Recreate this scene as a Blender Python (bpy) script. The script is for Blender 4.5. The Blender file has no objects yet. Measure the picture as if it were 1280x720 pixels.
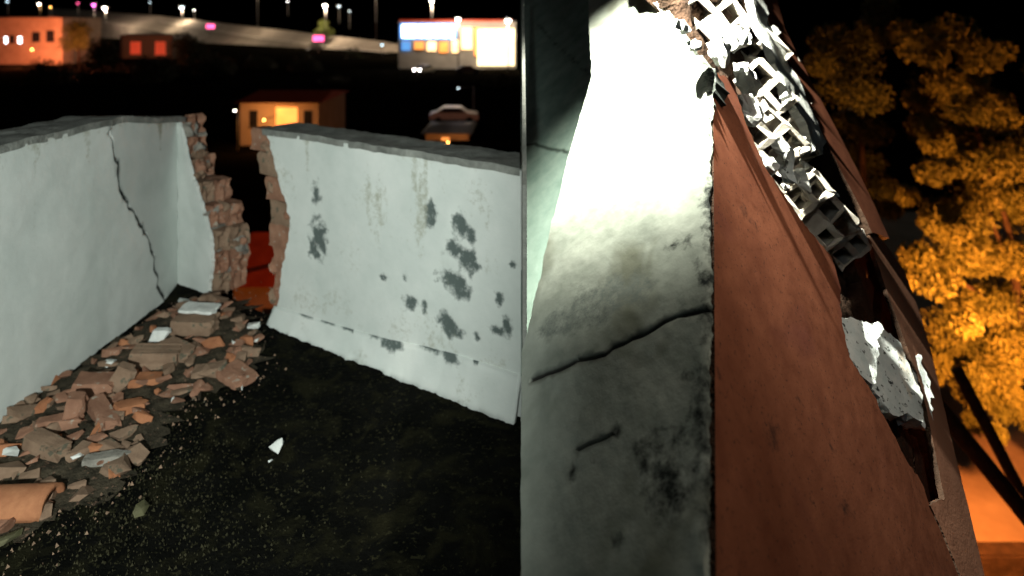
import bpy, bmesh, math, random
import numpy as np
from mathutils import Vector, Matrix, noise, geometry, Euler

random.seed(7)
rng = np.random.default_rng(7)
scene = bpy.context.scene
COL = scene.collection

# ------------------------------------------------------------------ camera
FPX, PX, PY, CZ = 800.0, 651.0, 25.0, 9.0       # focal length in px of a 1280 wide frame, optical axis, eye height above the street
cam_data = bpy.data.cameras.new('camera')
cam = bpy.data.objects.new('camera', cam_data)
COL.objects.link(cam)
cam.location = (0, 0, CZ)
cam.rotation_euler = (math.radians(90), 0, 0)
cam_data.sensor_width = 36.0
cam_data.lens = 36.0 * FPX / 1280.0
cam_data.shift_x = (640 - PX) / 1280.0
cam_data.shift_y = -(360 - PY) / 1280.0
cam_data.clip_start = 0.02
cam_data.clip_end = 3000
cam_data.dof.use_dof = True
cam_data.dof.focus_distance = 1.6
cam_data.dof.aperture_fstop = cam_data.lens / 11.0      # about 11 mm of aperture
scene.camera = cam

# ------------------------------------------------------------------ sky, moonlight, exposure
world = bpy.data.worlds.new('World')
scene.world = world
world.use_nodes = True
wn = world.node_tree.nodes
sky = wn.new('ShaderNodeTexSky')
sky.sky_type = 'NISHITA'
sky.sun_disc = False
sky.sun_elevation = math.radians(-7)
sky.sun_rotation = math.radians(200)
wn['Background'].inputs['Strength'].default_value = 0.05
world.node_tree.links.new(sky.outputs[0], wn['Background'].inputs['Color'])

moon = bpy.data.lights.new('moonlight', 'SUN')
moon.energy = 0.06
moon.angle = math.radians(12)
moon.color = (0.80, 0.95, 1.0)
mo = bpy.data.objects.new('moonlight', moon)
COL.objects.link(mo)
mo.rotation_euler = Vector((0.25, 0.75, -0.75)).to_track_quat('-Z', 'Y').to_euler()

scene.view_settings.view_transform = 'Standard'
scene.view_settings.look = 'None'
scene.view_settings.exposure = 0
scene.view_settings.gamma = 1
scene.view_settings.use_curve_mapping = False
scene.render.engine = 'CYCLES'
scene.cycles.use_denoising = True
scene.cycles.max_bounces = 3
scene.cycles.sample_clamp_indirect = 4.0

# ------------------------------------------------------------------ the raked wall's own frame (right) and pixel helpers
def vec(*a): return np.array(a, float)
def unit(v): v = np.asarray(v, float); return v / np.linalg.norm(v)
def ray(px, py): return vec((px - PX) / FPX, 1.0, -(py - PY) / FPX)
EYE = vec(0, 0, CZ)
RA = unit([237, 800, 525])                                   # along the coping, away from the viewer
_v = 25 + (640000 + 237 * (2400 - 651)) / 525
RN = unit([2400 - 651, 800, 25 - _v])                        # down the outer face
RB = np.cross(RN, RA); RB = RB if RB[0] > 0 else -RB          # across, outwards
RP = EYE + ray(888, 360) * 1.2
def rw(al, la, dn): return RP + RA * al + RB * la + RN * dn
def hit(px, py, p, n):
    r = ray(px, py); return EYE + r * (np.dot(n, p - EYE) / np.dot(n, r))
def at(px, py, D): return EYE + ray(px, py) * D
def floor_at(px, py, z): return hit(px, py, vec(0, 0, z), vec(0, 0, 1))
FLOOR_Z = CZ - 1.5

def spot(name, loc, target, power, angle, blend, color, size):
    l = bpy.data.lights.new(name, 'SPOT')
    l.energy = power; l.spot_size = math.radians(angle); l.spot_blend = blend
    l.color = color; l.shadow_soft_size = size
    o = bpy.data.objects.new(name, l); COL.objects.link(o)
    o.location = loc
    o.rotation_euler = (Vector(target) - Vector(loc)).to_track_quat('-Z', 'Y').to_euler()
    return o
def point(name, loc, power, color, size):
    l = bpy.data.lights.new(name, 'POINT')
    l.energy = power; l.color = color; l.shadow_soft_size = size
    o = bpy.data.objects.new(name, l); COL.objects.link(o); o.location = loc
    return o
# two hand torches out of frame, then an added fill
spot('hand_torch_on_terrace', (-0.12, -0.95, CZ + 0.18), (-2.16, 2.6, CZ - 0.76), 590, 73, 0.58, (0.93, 1.0, 0.925), 0.03)
TORCH = rw(1.08, 0.06, -0.66)
spot('hand_torch_on_raked_wall', TORCH, rw(0.93, -0.07, 0.0), 700, 94, 0.72, (1.0, 0.99, 0.84), 0.012)
spot('torch_spill_fill', rw(0.70, 0.80, -0.30), rw(-0.12, 0.08, 0.45), 24.0, 98, 0.85, (1.0, 0.90, 0.74), 0.02)  # added fill for wide torch spill on the brown face

# ------------------------------------------------------------------ materials
def new_mat(name):
    m = bpy.data.materials.new(name); m.use_nodes = True
    nt = m.node_tree; bs = nt.nodes['Principled BSDF']
    return m, nt, bs
def N(nt, t, **kw):
    n = nt.nodes.new(t)
    for k, v in kw.items(): setattr(n, k, v)
    return n
def noise_node(nt, scale, detail=6, rough=0.6, coord='Object', dist=0.0):
    tc = N(nt, 'ShaderNodeTexCoord'); nz = N(nt, 'ShaderNodeTexNoise')
    nz.inputs['Scale'].default_value = scale; nz.inputs['Detail'].default_value = detail
    nz.inputs['Roughness'].default_value = rough; nz.inputs['Distortion'].default_value = dist
    nt.links.new(tc.outputs[coord], nz.inputs['Vector']); return nz.outputs['Fac']
def ramp(nt, fac, stops):
    r = N(nt, 'ShaderNodeValToRGB'); cr = r.color_ramp
    while len(cr.elements) < len(stops): cr.elements.new(0.5)
    for e, (p, c) in zip(cr.elements, stops):
        e.position = p; e.color = (*c, 1) if len(c) == 3 else c
    nt.links.new(fac, r.inputs['Fac']); return r.outputs['Color']
def mix(nt, fac, a, b, mode='MIX'):
    m = N(nt, 'ShaderNodeMix', data_type='RGBA', blend_type=mode)
    for sock, v in ((m.inputs[0], fac), (m.inputs[6], a), (m.inputs[7], b)):
        if isinstance(v, (int, float)): sock.default_value = v
        elif isinstance(v, tuple): sock.default_value = (*v, 1)
        else: nt.links.new(v, sock)
    return m.outputs[2]
def bump(nt, bs, fac, strength, dist=0.01):
    b = N(nt, 'ShaderNodeBump'); b.inputs['Strength'].default_value = strength; b.inputs['Distance'].default_value = dist
    nt.links.new(fac, b.inputs['Height']); nt.links.new(b.outputs[0], bs.inputs['Normal'])
def attr(nt, name):
    a = N(nt, 'ShaderNodeAttribute'); a.attribute_name = name; return a.outputs['Fac']

def surf(name, c1, c2, scale=6, rough=0.85, spec=0.12, stain=None, crack=None, bscale=60, bstr=0.35, bdist=0.004, speck=None, wash=None):
    """mottled mineral surface; optional stain / crack vertex masks and specks"""
    m, nt, bs = new_mat(name)
    col = ramp(nt, noise_node(nt, scale, 4, 0.65), [(0.3, c1), (0.72, c2)])
    if wash:
        w = ramp(nt, noise_node(nt, wash[1], 3, 0.6, dist=0.6), [(wash[2], (0, 0, 0)), (wash[2] + 0.16, (1, 1, 1))])
        col = mix(nt, w, col, wash[0])
    if speck:
        s = ramp(nt, noise_node(nt, speck[1], 2, 0.7), [(speck[2], (0, 0, 0)), (speck[2] + 0.06, (1, 1, 1))])
        col = mix(nt, s, col, speck[0])
    if stain:
        for an, sc in stain:
            # break the mask edge with fine noise
            ad = N(nt, 'ShaderNodeMath', operation='MULTIPLY_ADD')
            nt.links.new(noise_node(nt, 42, 4, 0.8), ad.inputs[0]); ad.inputs[1].default_value = 1.7
            sub = N(nt, 'ShaderNodeMath', operation='SUBTRACT'); nt.links.new(attr(nt, an), sub.inputs[0]); sub.inputs[1].default_value = 0.86
            nt.links.new(sub.outputs[0], ad.inputs[2])
            f = ramp(nt, ad.outputs[0], [(0.30, (0, 0, 0)), (0.86, (1, 1, 1))])
            col = mix(nt, f, col, sc)
    if crack:
        col = mix(nt, attr(nt, 'crack'), col, crack)
    nt.links.new(col, bs.inputs['Base Color'])
    bs.inputs['Roughness'].default_value = rough
    bs.inputs['Specular IOR Level'].default_value = spec
    if bstr > 0: bump(nt, bs, noise_node(nt, bscale, 3, 0.7), bstr, bdist)
    return m
def plain(name, c, rough=0.6, metal=0.0, var=0.25):
    m, nt, bs = new_mat(name)
    d = tuple(x * (1 - var) for x in c)
    nt.links.new(ramp(nt, noise_node(nt, 4, 6), [(0.3, d), (0.7, c)]), bs.inputs['Base Color'])
    bs.inputs['Roughness'].default_value = rough; bs.inputs['Metallic'].default_value = metal
    return m
def glow(name, c, s):
    m, nt, bs = new_mat(name)
    bs.inputs['Base Color'].default_value = (*c, 1)
    nz = ramp(nt, noise_node(nt, 0.8, 3), [(0.25, tuple(x * 0.6 for x in c)), (0.7, c)])
    nt.links.new(nz, bs.inputs['Emission Color']); bs.inputs['Emission Strength'].default_value = s
    return m

M = {}
M['white'] = surf('white_limewashed_plaster', (0.55, 0.60, 0.575), (0.70, 0.73, 0.705), 3.0, 0.9,
                  stain=[('stain', (0.105, 0.13, 0.125)), ('dirt', (0.36, 0.37, 0.30))], crack=(0.02, 0.025, 0.022), bscale=45, bstr=0.25)
M['wall_top'] = surf('weathered_cement_wall_top', (0.12, 0.125, 0.115), (0.30, 0.31, 0.285), 9, 0.95, bscale=50, bstr=0.8, bdist=0.01)
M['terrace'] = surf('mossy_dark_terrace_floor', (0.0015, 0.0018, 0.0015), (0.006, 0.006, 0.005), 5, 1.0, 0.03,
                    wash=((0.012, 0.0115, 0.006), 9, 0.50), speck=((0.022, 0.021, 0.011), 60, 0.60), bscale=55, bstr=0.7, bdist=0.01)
M['brick'] = surf('terracotta_hollow_brick', (0.20, 0.10, 0.065), (0.35, 0.19, 0.125), 14, 0.95, speck=((0.36, 0.31, 0.25), 30, 0.63), bscale=80, bstr=0.6)
M['brick_orange'] = surf('fresh_broken_terracotta', (0.30, 0.12, 0.06), (0.45, 0.20, 0.10), 18, 0.95, bscale=80, bstr=0.6)
M['brick_dusty'] = surf('dusty_tan_brick', (0.17, 0.11, 0.075), (0.31, 0.21, 0.145), 12, 0.95, speck=((0.12, 0.11, 0.08), 24, 0.6), bscale=80, bstr=0.6)
M['mortar'] = surf('grey_mortar', (0.16, 0.15, 0.13), (0.34, 0.32, 0.28), 16, 0.95, bscale=70, bstr=0.8, bdist=0.008)
M['plaster_bit'] = surf('white_plaster_lump', (0.50, 0.52, 0.50), (0.78, 0.80, 0.77), 18, 0.9, bscale=60, bstr=0.5)
M['olive_bit'] = surf('mossy_plaster_chip', (0.07, 0.07, 0.03), (0.16, 0.15, 0.09), 18, 0.9)
M['grit'] = surf('olive_grit', (0.014, 0.014, 0.007), (0.050, 0.046, 0.025), 9, 1.0, bstr=0.0)
M['dust'] = surf('brick_dust_and_soil', (0.020, 0.019, 0.013), (0.085, 0.068, 0.046), 16, 1.0, speck=((0.16, 0.10, 0.07), 55, 0.62), bscale=60, bstr=0.9, bdist=0.012)
M['coping'] = surf('weathered_painted_coping', (0.20, 0.225, 0.195), (0.37, 0.40, 0.355), 7, 0.85,
                   stain=[('patch', (0.145, 0.165, 0.15)), ('mould', (0.022, 0.026, 0.024))], crack=(0.02, 0.02, 0.018),
                   wash=((0.15, 0.16, 0.125), 4.0, 0.56), bscale=55, bstr=0.35)
M['green_floor'] = surf('green_grey_floor_coating', (0.10, 0.15, 0.13), (0.19, 0.25, 0.22), 8, 0.9, crack=(0.02, 0.03, 0.025), bscale=60, bstr=0.3)
M['brown'] = surf('red_brown_outer_render', (0.165, 0.050, 0.025), (0.27, 0.092, 0.047), 9, 0.9,
                  stain=[('mould', (0.05, 0.022, 0.016))], wash=((0.165, 0.050, 0.034), 2.2, 0.57), speck=((0.09, 0.035, 0.022), 120, 0.62), bscale=180, bstr=0.12, bdist=0.0012)
M['pink'] = surf('lamplit_red_brown_render', (0.40, 0.185, 0.115), (0.48, 0.235, 0.15), 5, 0.9, bscale=120, bstr=0.3, bdist=0.002)  # brown render made lighter: street lamp glow put into the colour
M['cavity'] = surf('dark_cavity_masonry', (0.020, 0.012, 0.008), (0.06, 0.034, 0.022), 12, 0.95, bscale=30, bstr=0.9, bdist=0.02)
M['flaked'] = surf('flaked_pale_plaster', (0.60, 0.68, 0.68), (0.88, 0.90, 0.88), 20, 0.9,
                   wash=((0.62, 0.44, 0.26), 7, 0.60), speck=((0.06, 0.07, 0.07), 46, 0.60), bscale=70, bstr=0.6, bdist=0.004)
M['block'] = surf('pale_hollow_block', (0.50, 0.45, 0.38), (0.74, 0.70, 0.63), 18, 0.95, speck=((0.45, 0.30, 0.18), 22, 0.66), bscale=70, bstr=0.6)
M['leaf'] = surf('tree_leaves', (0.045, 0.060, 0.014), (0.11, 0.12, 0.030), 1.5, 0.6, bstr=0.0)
M['dimmed_leaf'] = surf('dimmed_leaves', (0.022, 0.034, 0.010), (0.055, 0.070, 0.020), 1.5, 0.6, bstr=0.0)  # leaf colour darkened to stand in for weaker light on the second tree
M['bark'] = surf('dark_bark', (0.012, 0.009, 0.007), (0.04, 0.028, 0.02), 5, 0.95, bscale=20, bstr=0.9, bdist=0.03)
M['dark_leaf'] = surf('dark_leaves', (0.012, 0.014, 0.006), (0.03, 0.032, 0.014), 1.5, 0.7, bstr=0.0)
M['street'] = surf('street_paving', (0.20, 0.16, 0.12), (0.36, 0.30, 0.23), 0.7, 0.9, bscale=6, bstr=0.3, bdist=0.02)
M['ground'] = surf('dark_ground', (0.002, 0.002, 0.0015), (0.006, 0.005, 0.0035), 0.2, 1.0, 0.0, bscale=2, bstr=0.3)
M['road'] = surf('pale_road_concrete', (0.17, 0.145, 0.115), (0.27, 0.235, 0.19), 0.15, 0.9, bscale=1, bstr=0.2)
M['stucco'] = surf('warm_stucco', (0.30, 0.22, 0.16), (0.44, 0.34, 0.26), 0.6, 0.9, bscale=8, bstr=0.2)
M['stucco_pale'] = surf('pale_stucco', (0.40, 0.37, 0.33), (0.55, 0.52, 0.47), 0.5, 0.9, bscale=8, bstr=0.2)
M['roof'] = surf('red_roof_tile', (0.30, 0.045, 0.02), (0.45, 0.08, 0.035), 2, 0.85, bscale=8, bstr=0.4)
M['metal'] = plain('grey_galvanised_post', (0.16, 0.15, 0.14), 0.5, 0.6)
M['dark_glass'] = plain('dark_window_glass', (0.02, 0.02, 0.025), 0.15)
M['frame'] = plain('dark_window_frame', (0.05, 0.045, 0.04), 0.6)
M['steel'] = plain('rusty_reinforcing_bar', (0.10, 0.05, 0.03), 0.8, 0.4)
M['kerb'] = plain('concrete_kerb', (0.10, 0.085, 0.07), 0.9)
M['orange_window'] = glow('lit_orange_window', (1.0, 0.36, 0.08), 1.6)
M['red_window'] = glow('dim_red_window', (0.55, 0.07, 0.03), 0.5)
M['white_sign'] = glow('white_lit_sign', (0.85, 0.93, 1.0), 9)
M['blue_sign'] = glow('blue_lit_sign', (0.12, 0.35, 0.8), 1.2)
M['warm_front'] = glow('warm_lit_shop_front', (1.0, 0.66, 0.32), 3.2)
M['lamp_white'] = glow('white_lamp', (1.0, 0.92, 0.85), 30)
M['lamp_orange'] = glow('orange_sodium_lamp', (1.0, 0.45, 0.10), 30)
M['lamp_cyan'] = glow('pale_blue_lamp', (0.55, 0.75, 0.85), 6)
M['lamp_magenta'] = glow('magenta_lamp', (0.9, 0.10, 0.75), 8)
M['lamp_pink'] = glow('pink_sign_light', (1.0, 0.10, 0.30), 4)
M['car_paint'] = plain('grey_car_paint', (0.22, 0.21, 0.20), 0.35, 0.3)
M['tyre'] = plain('tyre_rubber', (0.015, 0.015, 0.015), 0.9)

# ------------------------------------------------------------------ object helpers
def tag(o, label=None, cat=None, group=None, kind=None):
    if label: o['label'] = label
    if cat: o['category'] = cat
    if group: o['group'] = group
    if kind: o['kind'] = kind
    return o
def empty(name, loc, label, cat, group=None):
    o = bpy.data.objects.new(name, None); COL.objects.link(o); o.location = Vector(loc); o.empty_display_size = 0.1
    MB[o.name] = Matrix.Translation(Vector(loc))
    o['kind'] = 'thing'
    return tag(o, label, cat, group)
MB = {}
def link_mesh(name, me, mat, parent=None):
    """mesh given in world coordinates"""
    o = bpy.data.objects.new(name, me); COL.objects.link(o)
    if mat is not None:
        if not me.materials: me.materials.append(M[mat] if isinstance(mat, str) else mat)
    if parent is not None:
        o.parent = parent
        o.matrix_parent_inverse = MB.get(parent.name, Matrix.Identity(4)).inverted()
    return o
def pyd(name, verts, faces, mat, parent=None, smooth=False, attrs=None):
    me = bpy.data.meshes.new(name)
    me.from_pydata([tuple(map(float, v)) for v in verts], [], faces)
    me.update()
    if attrs:
        for k, a in attrs.items():
            at_ = me.attributes.new(k, 'FLOAT', 'POINT'); at_.data.foreach_set('value', np.asarray(a, np.float32))
    if smooth: me.polygons.foreach_set('use_smooth', [True] * len(me.polygons))
    return link_mesh(name, me, mat, parent)
def bm_obj(name, bm, mat, parent=None, smooth=False):
    bmesh.ops.recalc_face_normals(bm, faces=bm.faces)
    me = bpy.data.meshes.new(name); bm.to_mesh(me); bm.free()
    if smooth: me.polygons.foreach_set('use_smooth', [True] * len(me.polygons))
    return link_mesh(name, me, mat, parent)

def inside(poly, pts):
    poly = np.asarray(poly); pts = np.asarray(pts); x, y = pts[:, 0], pts[:, 1]
    r = np.zeros(len(pts), bool); n = len(poly)
    for i in range(n):
        x1, y1 = poly[i]; x2, y2 = poly[(i + 1) % n]
        c = ((y1 > y) != (y2 > y)) & (x < (x2 - x1) * (y - y1) / (y2 - y1 + 1e-12) + x1)
        r ^= c
    return r
def seg_dist(poly, pts, closed=True):
    poly = np.asarray(poly, float); pts = np.asarray(pts, float); d = np.full(len(pts), 1e9)
    n = len(poly)
    for i in range(n if closed else n - 1):
        a, b = poly[i], poly[(i + 1) % n]; ab = b - a
        t = np.clip(((pts - a) @ ab) / (ab @ ab + 1e-12), 0, 1)
        d = np.minimum(d, np.linalg.norm(pts - (a + t[:, None] * ab), axis=1))
    return d
def fnoise(pts, scale, seed=0.0, octv=4, z=0.0):
    return np.array([noise.fractal(Vector((p[0] * scale + seed, p[1] * scale - seed * 1.7, z + seed)), 0.9, 2.1, octv) for p in pts])
def outline(pts, step, default=0.0, seed=0.0):
    """pts: (x, y[, rough]) - rough applies to the edge that leaves the point"""
    out = []
    n = len(pts)
    for i in range(n):
        a, b = pts[i], pts[(i + 1) % n]; r = a[2] if len(a) > 2 else default
        av, bv = np.array(a[:2], float), np.array(b[:2], float); L = np.linalg.norm(bv - av)
        k = max(1, int(L / step)); nr = np.array([-(bv - av)[1], (bv - av)[0]]) / (L + 1e-9)
        for j in range(k):
            p = av + (bv - av) * j / k
            if r and not (j == 0 and (pts[i - 1][2] if len(pts[i - 1]) > 2 else default) == 0):
                p = p + nr * r * (noise.fractal(Vector((p[0] * 14 + seed, p[1] * 14, seed)), 0.5, 2.3, 5) + 0.7 * (random.random() - 0.5))
            out.append(p)
    return np.array(out)
def sheet(name, outl, O, U, V, W, step, thick, mat, parent=None, disp=None, masks=None, extra=None, smooth=True, rim=None):
    """plaster-like slab: outline in (u, v), front towards +W, real thickness behind it"""
    O, U, V, W = map(np.asarray, (O, U, V, W))
    lo, hi = outl.min(0), outl.max(0)
    gx, gy = np.meshgrid(np.arange(lo[0], hi[0], step), np.arange(lo[1], hi[1], step))
    g = np.stack([gx.ravel(), gy.ravel()], 1) + rng.uniform(-0.25, 0.25, (gx.size, 2)) * step
    if extra is not None and len(extra): g = np.vstack([g[seg_dist_many(extra, g) > step * 0.6], extra])
    g = g[inside(outl, g)]
    g = g[seg_dist(outl, g) > step * 0.45]
    vs = [Vector(p) for p in outl] + [Vector(p) for p in g]
    res = geometry.delaunay_2d_cdt(vs, [], [list(range(len(outl)))], 1, 1e-7)
    P = np.array([tuple(v) for v in res[0]]); F = [list(f) for f in res[2]]
    h = disp(P) if disp is not None else np.zeros(len(P))
    X = O + P[:, :1] * U + P[:, 1:2] * V + h[:, None] * W
    # make every face look along +W
    if F:
        f = F[0]; nrm = np.cross(X[f[1]] - X[f[0]], X[f[2]] - X[f[0]])
        if np.dot(np.cross(U, V), W) < 0: F = [f[::-1] for f in F]
        f = F[len(F) // 2]; nrm = np.cross(X[f[1]] - X[f[0]], X[f[2]] - X[f[0]])
        if np.dot(nrm, W) < 0: F = [f[::-1] for f in F]
    attrs = {k: fn(P) for k, fn in (masks or {}).items()}
    o = pyd(name, X, F, mat, parent, smooth, attrs)
    if thick:
        s = o.modifiers.new('thickness', 'SOLIDIFY'); s.thickness = thick; s.offset = -1
        s.use_even_offset = False
        if rim: o.data.materials.append(M[rim]); s.material_offset_rim = 1
        e = o.modifiers.new('sharp_rims', 'EDGE_SPLIT'); e.split_angle = math.radians(48)
    return o
def seg_dist_many(ex, g):
    ex = np.asarray(ex); d = np.full(len(g), 1e9)
    for i in range(0, len(ex), 1): d = np.minimum(d, (g[:, 0] - ex[i, 0]) ** 2 + (g[:, 1] - ex[i, 1]) ** 2)
    return np.sqrt(d)
def blobs(P, lst, warp=0.35, seed=3.0, scale=14, soft=0.35):
    """mask of ragged spots (cx, cy, rx, ry)"""
    n1 = fnoise(P, scale, seed, 5); m = np.zeros(len(P))
    for cx, cy, rx, ry in lst:
        d = np.sqrt(((P[:, 0] - cx) / rx) ** 2 + ((P[:, 1] - cy) / ry) ** 2) + n1 * warp * 1.6
        m = np.maximum(m, np.clip((1.0 - d) / soft + 0.35, 0, 1))
    return m
def crack_pts(line, offs, step):
    out = []
    line = np.asarray(line)
    for i in range(len(line) - 1):
        a, b = line[i], line[i + 1]; L = np.linalg.norm(b - a); nr = np.array([-(b - a)[1], (b - a)[0]]) / L
        for j in range(max(1, int(L / step))):
            p = a + (b - a) * j * step / L
            for o in offs: out.append(p + nr * o)
    return np.array(out)
def wander(line, amp, seg, seed):
    line = np.asarray(line, float); out = []
    for i in range(len(line) - 1):
        a, b = line[i], line[i + 1]; L = np.linalg.norm(b - a); nr = np.array([-(b - a)[1], (b - a)[0]]) / L
        k = max(1, int(L / seg))
        for j in range(k):
            p = a + (b - a) * j / k
            out.append(p + nr * amp * noise.fractal(Vector((p[0] * 18 + seed, p[1] * 18, seed)), 0.8, 2, 3) * (1 if (i or j) else 0))
    out.append(line[-1]); return np.array(out)

def box_bm(bm, c, s, M3=None):
    r = bmesh.ops.create_cube(bm, size=1.0)
    mt = Matrix.Translation(Vector(c)) @ (M3.to_4x4() if M3 is not None else Matrix.Identity(4)) @ Matrix.Diagonal((s[0], s[1], s[2], 1))
    bmesh.ops.transform(bm, matrix=mt, verts=r['verts']); return r['verts']
def frame3(x, y, z):
    return Matrix((tuple(x), tuple(y), tuple(z))).transposed()
def rough_brick_mesh(name, size, cuts=2, amp=0.006, broken=0.0, seed=0, wear=0.02):
    """brick with worn edges; grooves along its sides; one end broken off raggedly. Local coordinates, x = length"""
    bm = bmesh.new(); bmesh.ops.create_cube(bm, size=1.0)
    bmesh.ops.subdivide_edges(bm, edges=bm.edges[:], cuts=cuts, use_grid_fill=True)
    for v in bm.verts:
        p = v.co.copy()
        q = Vector((p.x * size[0], p.y * size[1], p.z * size[2]))
        nv = noise.noise_vector(q * 16 + Vector((seed * 3.1, seed, -seed))) * amp
        k = sum(abs(abs(c) - 0.5) < 1e-4 for c in p)
        if k >= 2: q *= 1 - wear * (k - 1)
        if broken and p.x > 0.12:
            q.x += broken * (noise.noise(Vector((p.y * 2.3 + seed, p.z * 2.3, seed))) - 0.25) * (p.x / 0.5)
        v.co = q + nv
    me = bpy.data.meshes.new(name); bmesh.ops.recalc_face_normals(bm, faces=bm.faces); bm.to_mesh(me); bm.free(); return me
def shard_mesh(name, size, n=11, seed=0):
    r = np.random.default_rng(seed); bm = bmesh.new()
    for i in range(n):
        p = r.uniform(-1, 1, 3); p = p / max(abs(p)) * r.uniform(0.7, 1.0)
        bm.verts.new((p[0] * size[0] / 2, p[1] * size[1] / 2, p[2] * size[2] / 2))
    res = bmesh.ops.convex_hull(bm, input=bm.verts[:])
    bmesh.ops.delete(bm, geom=[g for g in res['geom_interior'] if isinstance(g, bmesh.types.BMVert)], context='VERTS')
    bmesh.ops.recalc_face_normals(bm, faces=bm.faces)
    me = bpy.data.meshes.new(name); bm.to_mesh(me); bm.free(); return me
def rubble_mesh(name, size, seed):
    me = shard_mesh(name, size, 18, seed); bm = bmesh.new(); bm.from_mesh(me)
    bmesh.ops.subdivide_edges(bm, edges=bm.edges[:], cuts=2, use_grid_fill=True)
    for v in bm.verts: v.co += noise.noise_vector(v.co * 38 + Vector((seed, 0, 0))) * min(size) * 0.28 + noise.noise_vector(v.co * 110) * min(size) * 0.08
    bm.to_mesh(me); bm.free(); return me
def hollow_mesh(name, L, Wd, H, nx, ny, wall, seed=0, chip=0.0, amp=0.002):
    """hollow clay block: cells run through along z (length H); cross-section L x Wd"""
    r = np.random.default_rng(seed)
    def lines(total, n):
        c = (total - wall * (n + 1)) / n; xs = [0.0]
        for i in range(n): xs += [xs[-1] + wall, xs[-1] + wall + c]
        return np.array(xs + [total]) - total / 2
    xs, ys = lines(L, nx), lines(Wd, ny)
    solid = np.ones((len(xs) - 1, len(ys) - 1), bool)
    for i in range(nx):
        for j in range(ny): solid[2 * i + 1, 2 * j + 1] = bool(chip) and r.random() < 0.14
    # some webs are knocked out
    for i in range(len(xs) - 1):
        for j in range(len(ys) - 1):
            if solid[i, j] and r.random() < chip and (i % 2 or j % 2): solid[i, j] = False
    bm = bmesh.new(); cache = {}
    topz = np.array([[H / 2 - (abs(r.normal(0, H * 0.05)) if chip else 0) for _ in ys] for _ in xs])
    def v(i, j, k):
        if (i, j, k) not in cache:
            z = topz[i, j] if k else -H / 2
            cache[(i, j, k)] = bm.verts.new((xs[i] + r.normal(0, amp), ys[j] + r.normal(0, amp), z))
        return cache[(i, j, k)]
    nxx, nyy = solid.shape
    for i in range(nxx):
        for j in range(nyy):
            if not solid[i, j]: continue
            bm.faces.new((v(i, j, 1), v(i + 1, j, 1), v(i + 1, j + 1, 1), v(i, j + 1, 1)))
            bm.faces.new((v(i, j, 0), v(i, j + 1, 0), v(i + 1, j + 1, 0), v(i + 1, j, 0)))
            for di, dj, e in ((-1, 0, ((i, j), (i, j + 1))), (1, 0, ((i + 1, j), (i + 1, j + 1))), (0, -1, ((i, j), (i + 1, j))), (0, 1, ((i, j + 1), (i + 1, j + 1)))):
                a, b = i + di, j + dj
                if a < 0 or b < 0 or a >= nxx or b >= nyy or not solid[a, b]:
                    (p, q) = e
                    try: bm.faces.new((v(*p, 0), v(*q, 0), v(*q, 1), v(*p, 1)))
                    except ValueError: pass
    bmesh.ops.recalc_face_normals(bm, faces=bm.faces)
    me = bpy.data.meshes.new(name); bm.to_mesh(me); bm.free(); return me
def place(name, me, loc, rot, mat, parent=None, label=None, cat=None, group=None):
    """rot: Euler tuple or 3x3 Matrix"""
    o = bpy.data.objects.new(name, me); COL.objects.link(o)
    if not me.materials: me.materials.append(M[mat])
    R = rot.to_4x4() if isinstance(rot, Matrix) else Euler(rot).to_matrix().to_4x4()
    if parent is not None:
        o.parent = parent; o.matrix_parent_inverse = MB.get(parent.name, Matrix.Identity(4)).inverted()
    o.matrix_basis = Matrix.Translation(Vector(loc)) @ R
    return tag(o, label, cat, group)

# ================================================================== SETTING
# ---- street level: one dark sheet to the horizon
gv = []; gf = []
pyd('ground', [(-1500, -60, -0.02), (1500, -60, -0.02), (1500, 2500, -0.02), (-1500, 2500, -0.02)], [(0, 1, 2, 3)], 'ground')['kind'] = 'structure'
# lit street below the tree, on the right
pyd('street', [(2.5, 5.0, 0.0), (22, 5.0, 0.0), (26, 30, 0.0), (2.5, 30, 0.0)], [(0, 1, 2, 3)], 'street')['kind'] = 'structure'

# ---- terrace floor slab
CORNER = vec(-1.963, 3.66); REND = vec(0.0, 2.42); LSTART = vec(-1.97, 0.6); LK = vec(-1.915, 3.25)
def fl_disp(P):
    return fnoise(P, 7, 2.0, 5) * 0.006 + fnoise(P, 60, 5.0, 3) * 0.0035 - 0.006
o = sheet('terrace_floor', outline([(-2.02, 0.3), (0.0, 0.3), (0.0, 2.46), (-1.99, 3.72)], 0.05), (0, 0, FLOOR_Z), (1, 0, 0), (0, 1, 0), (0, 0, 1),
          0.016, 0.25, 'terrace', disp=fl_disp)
o['kind'] = 'structure'

bld = empty('apartment_building', (-1.0, 1.5, 0.0), 'dark building under the terrace and the raked wall', 'building')
bm = bmesh.new(); box_bm(bm, (-1.02, 1.1, 3.6), (2.0, 2.4, 7.18)); bm_obj('wall', bm, 'mortar', bld)
bm = bmesh.new()
fo = [(0.012, 1.0), (0.012, 4.9), (0.75, 4.9), (0.50, 2.3), (0.30, 1.0)]
lo_ = [bm.verts.new((x, y, 0.0)) for x, y in fo]; up_ = []
for x, y in fo:
    # stop under the tilted floor slab
    p = vec(x, y, 0); t = (np.dot(RN, RP + RN * 0.53 - p)) / RN[2]; up_.append(bm.verts.new((x, y, float(t))))
bm.faces.new(lo_[::-1]); bm.faces.new(up_)
for i in range(5): bm.faces.new((lo_[i], lo_[(i + 1) % 5], up_[(i + 1) % 5], up_[i]))
bm_obj('lamp_light_blocker', bm, 'mortar', bld)  # unseen solid added to keep street lamp light off the left parapet

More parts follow.
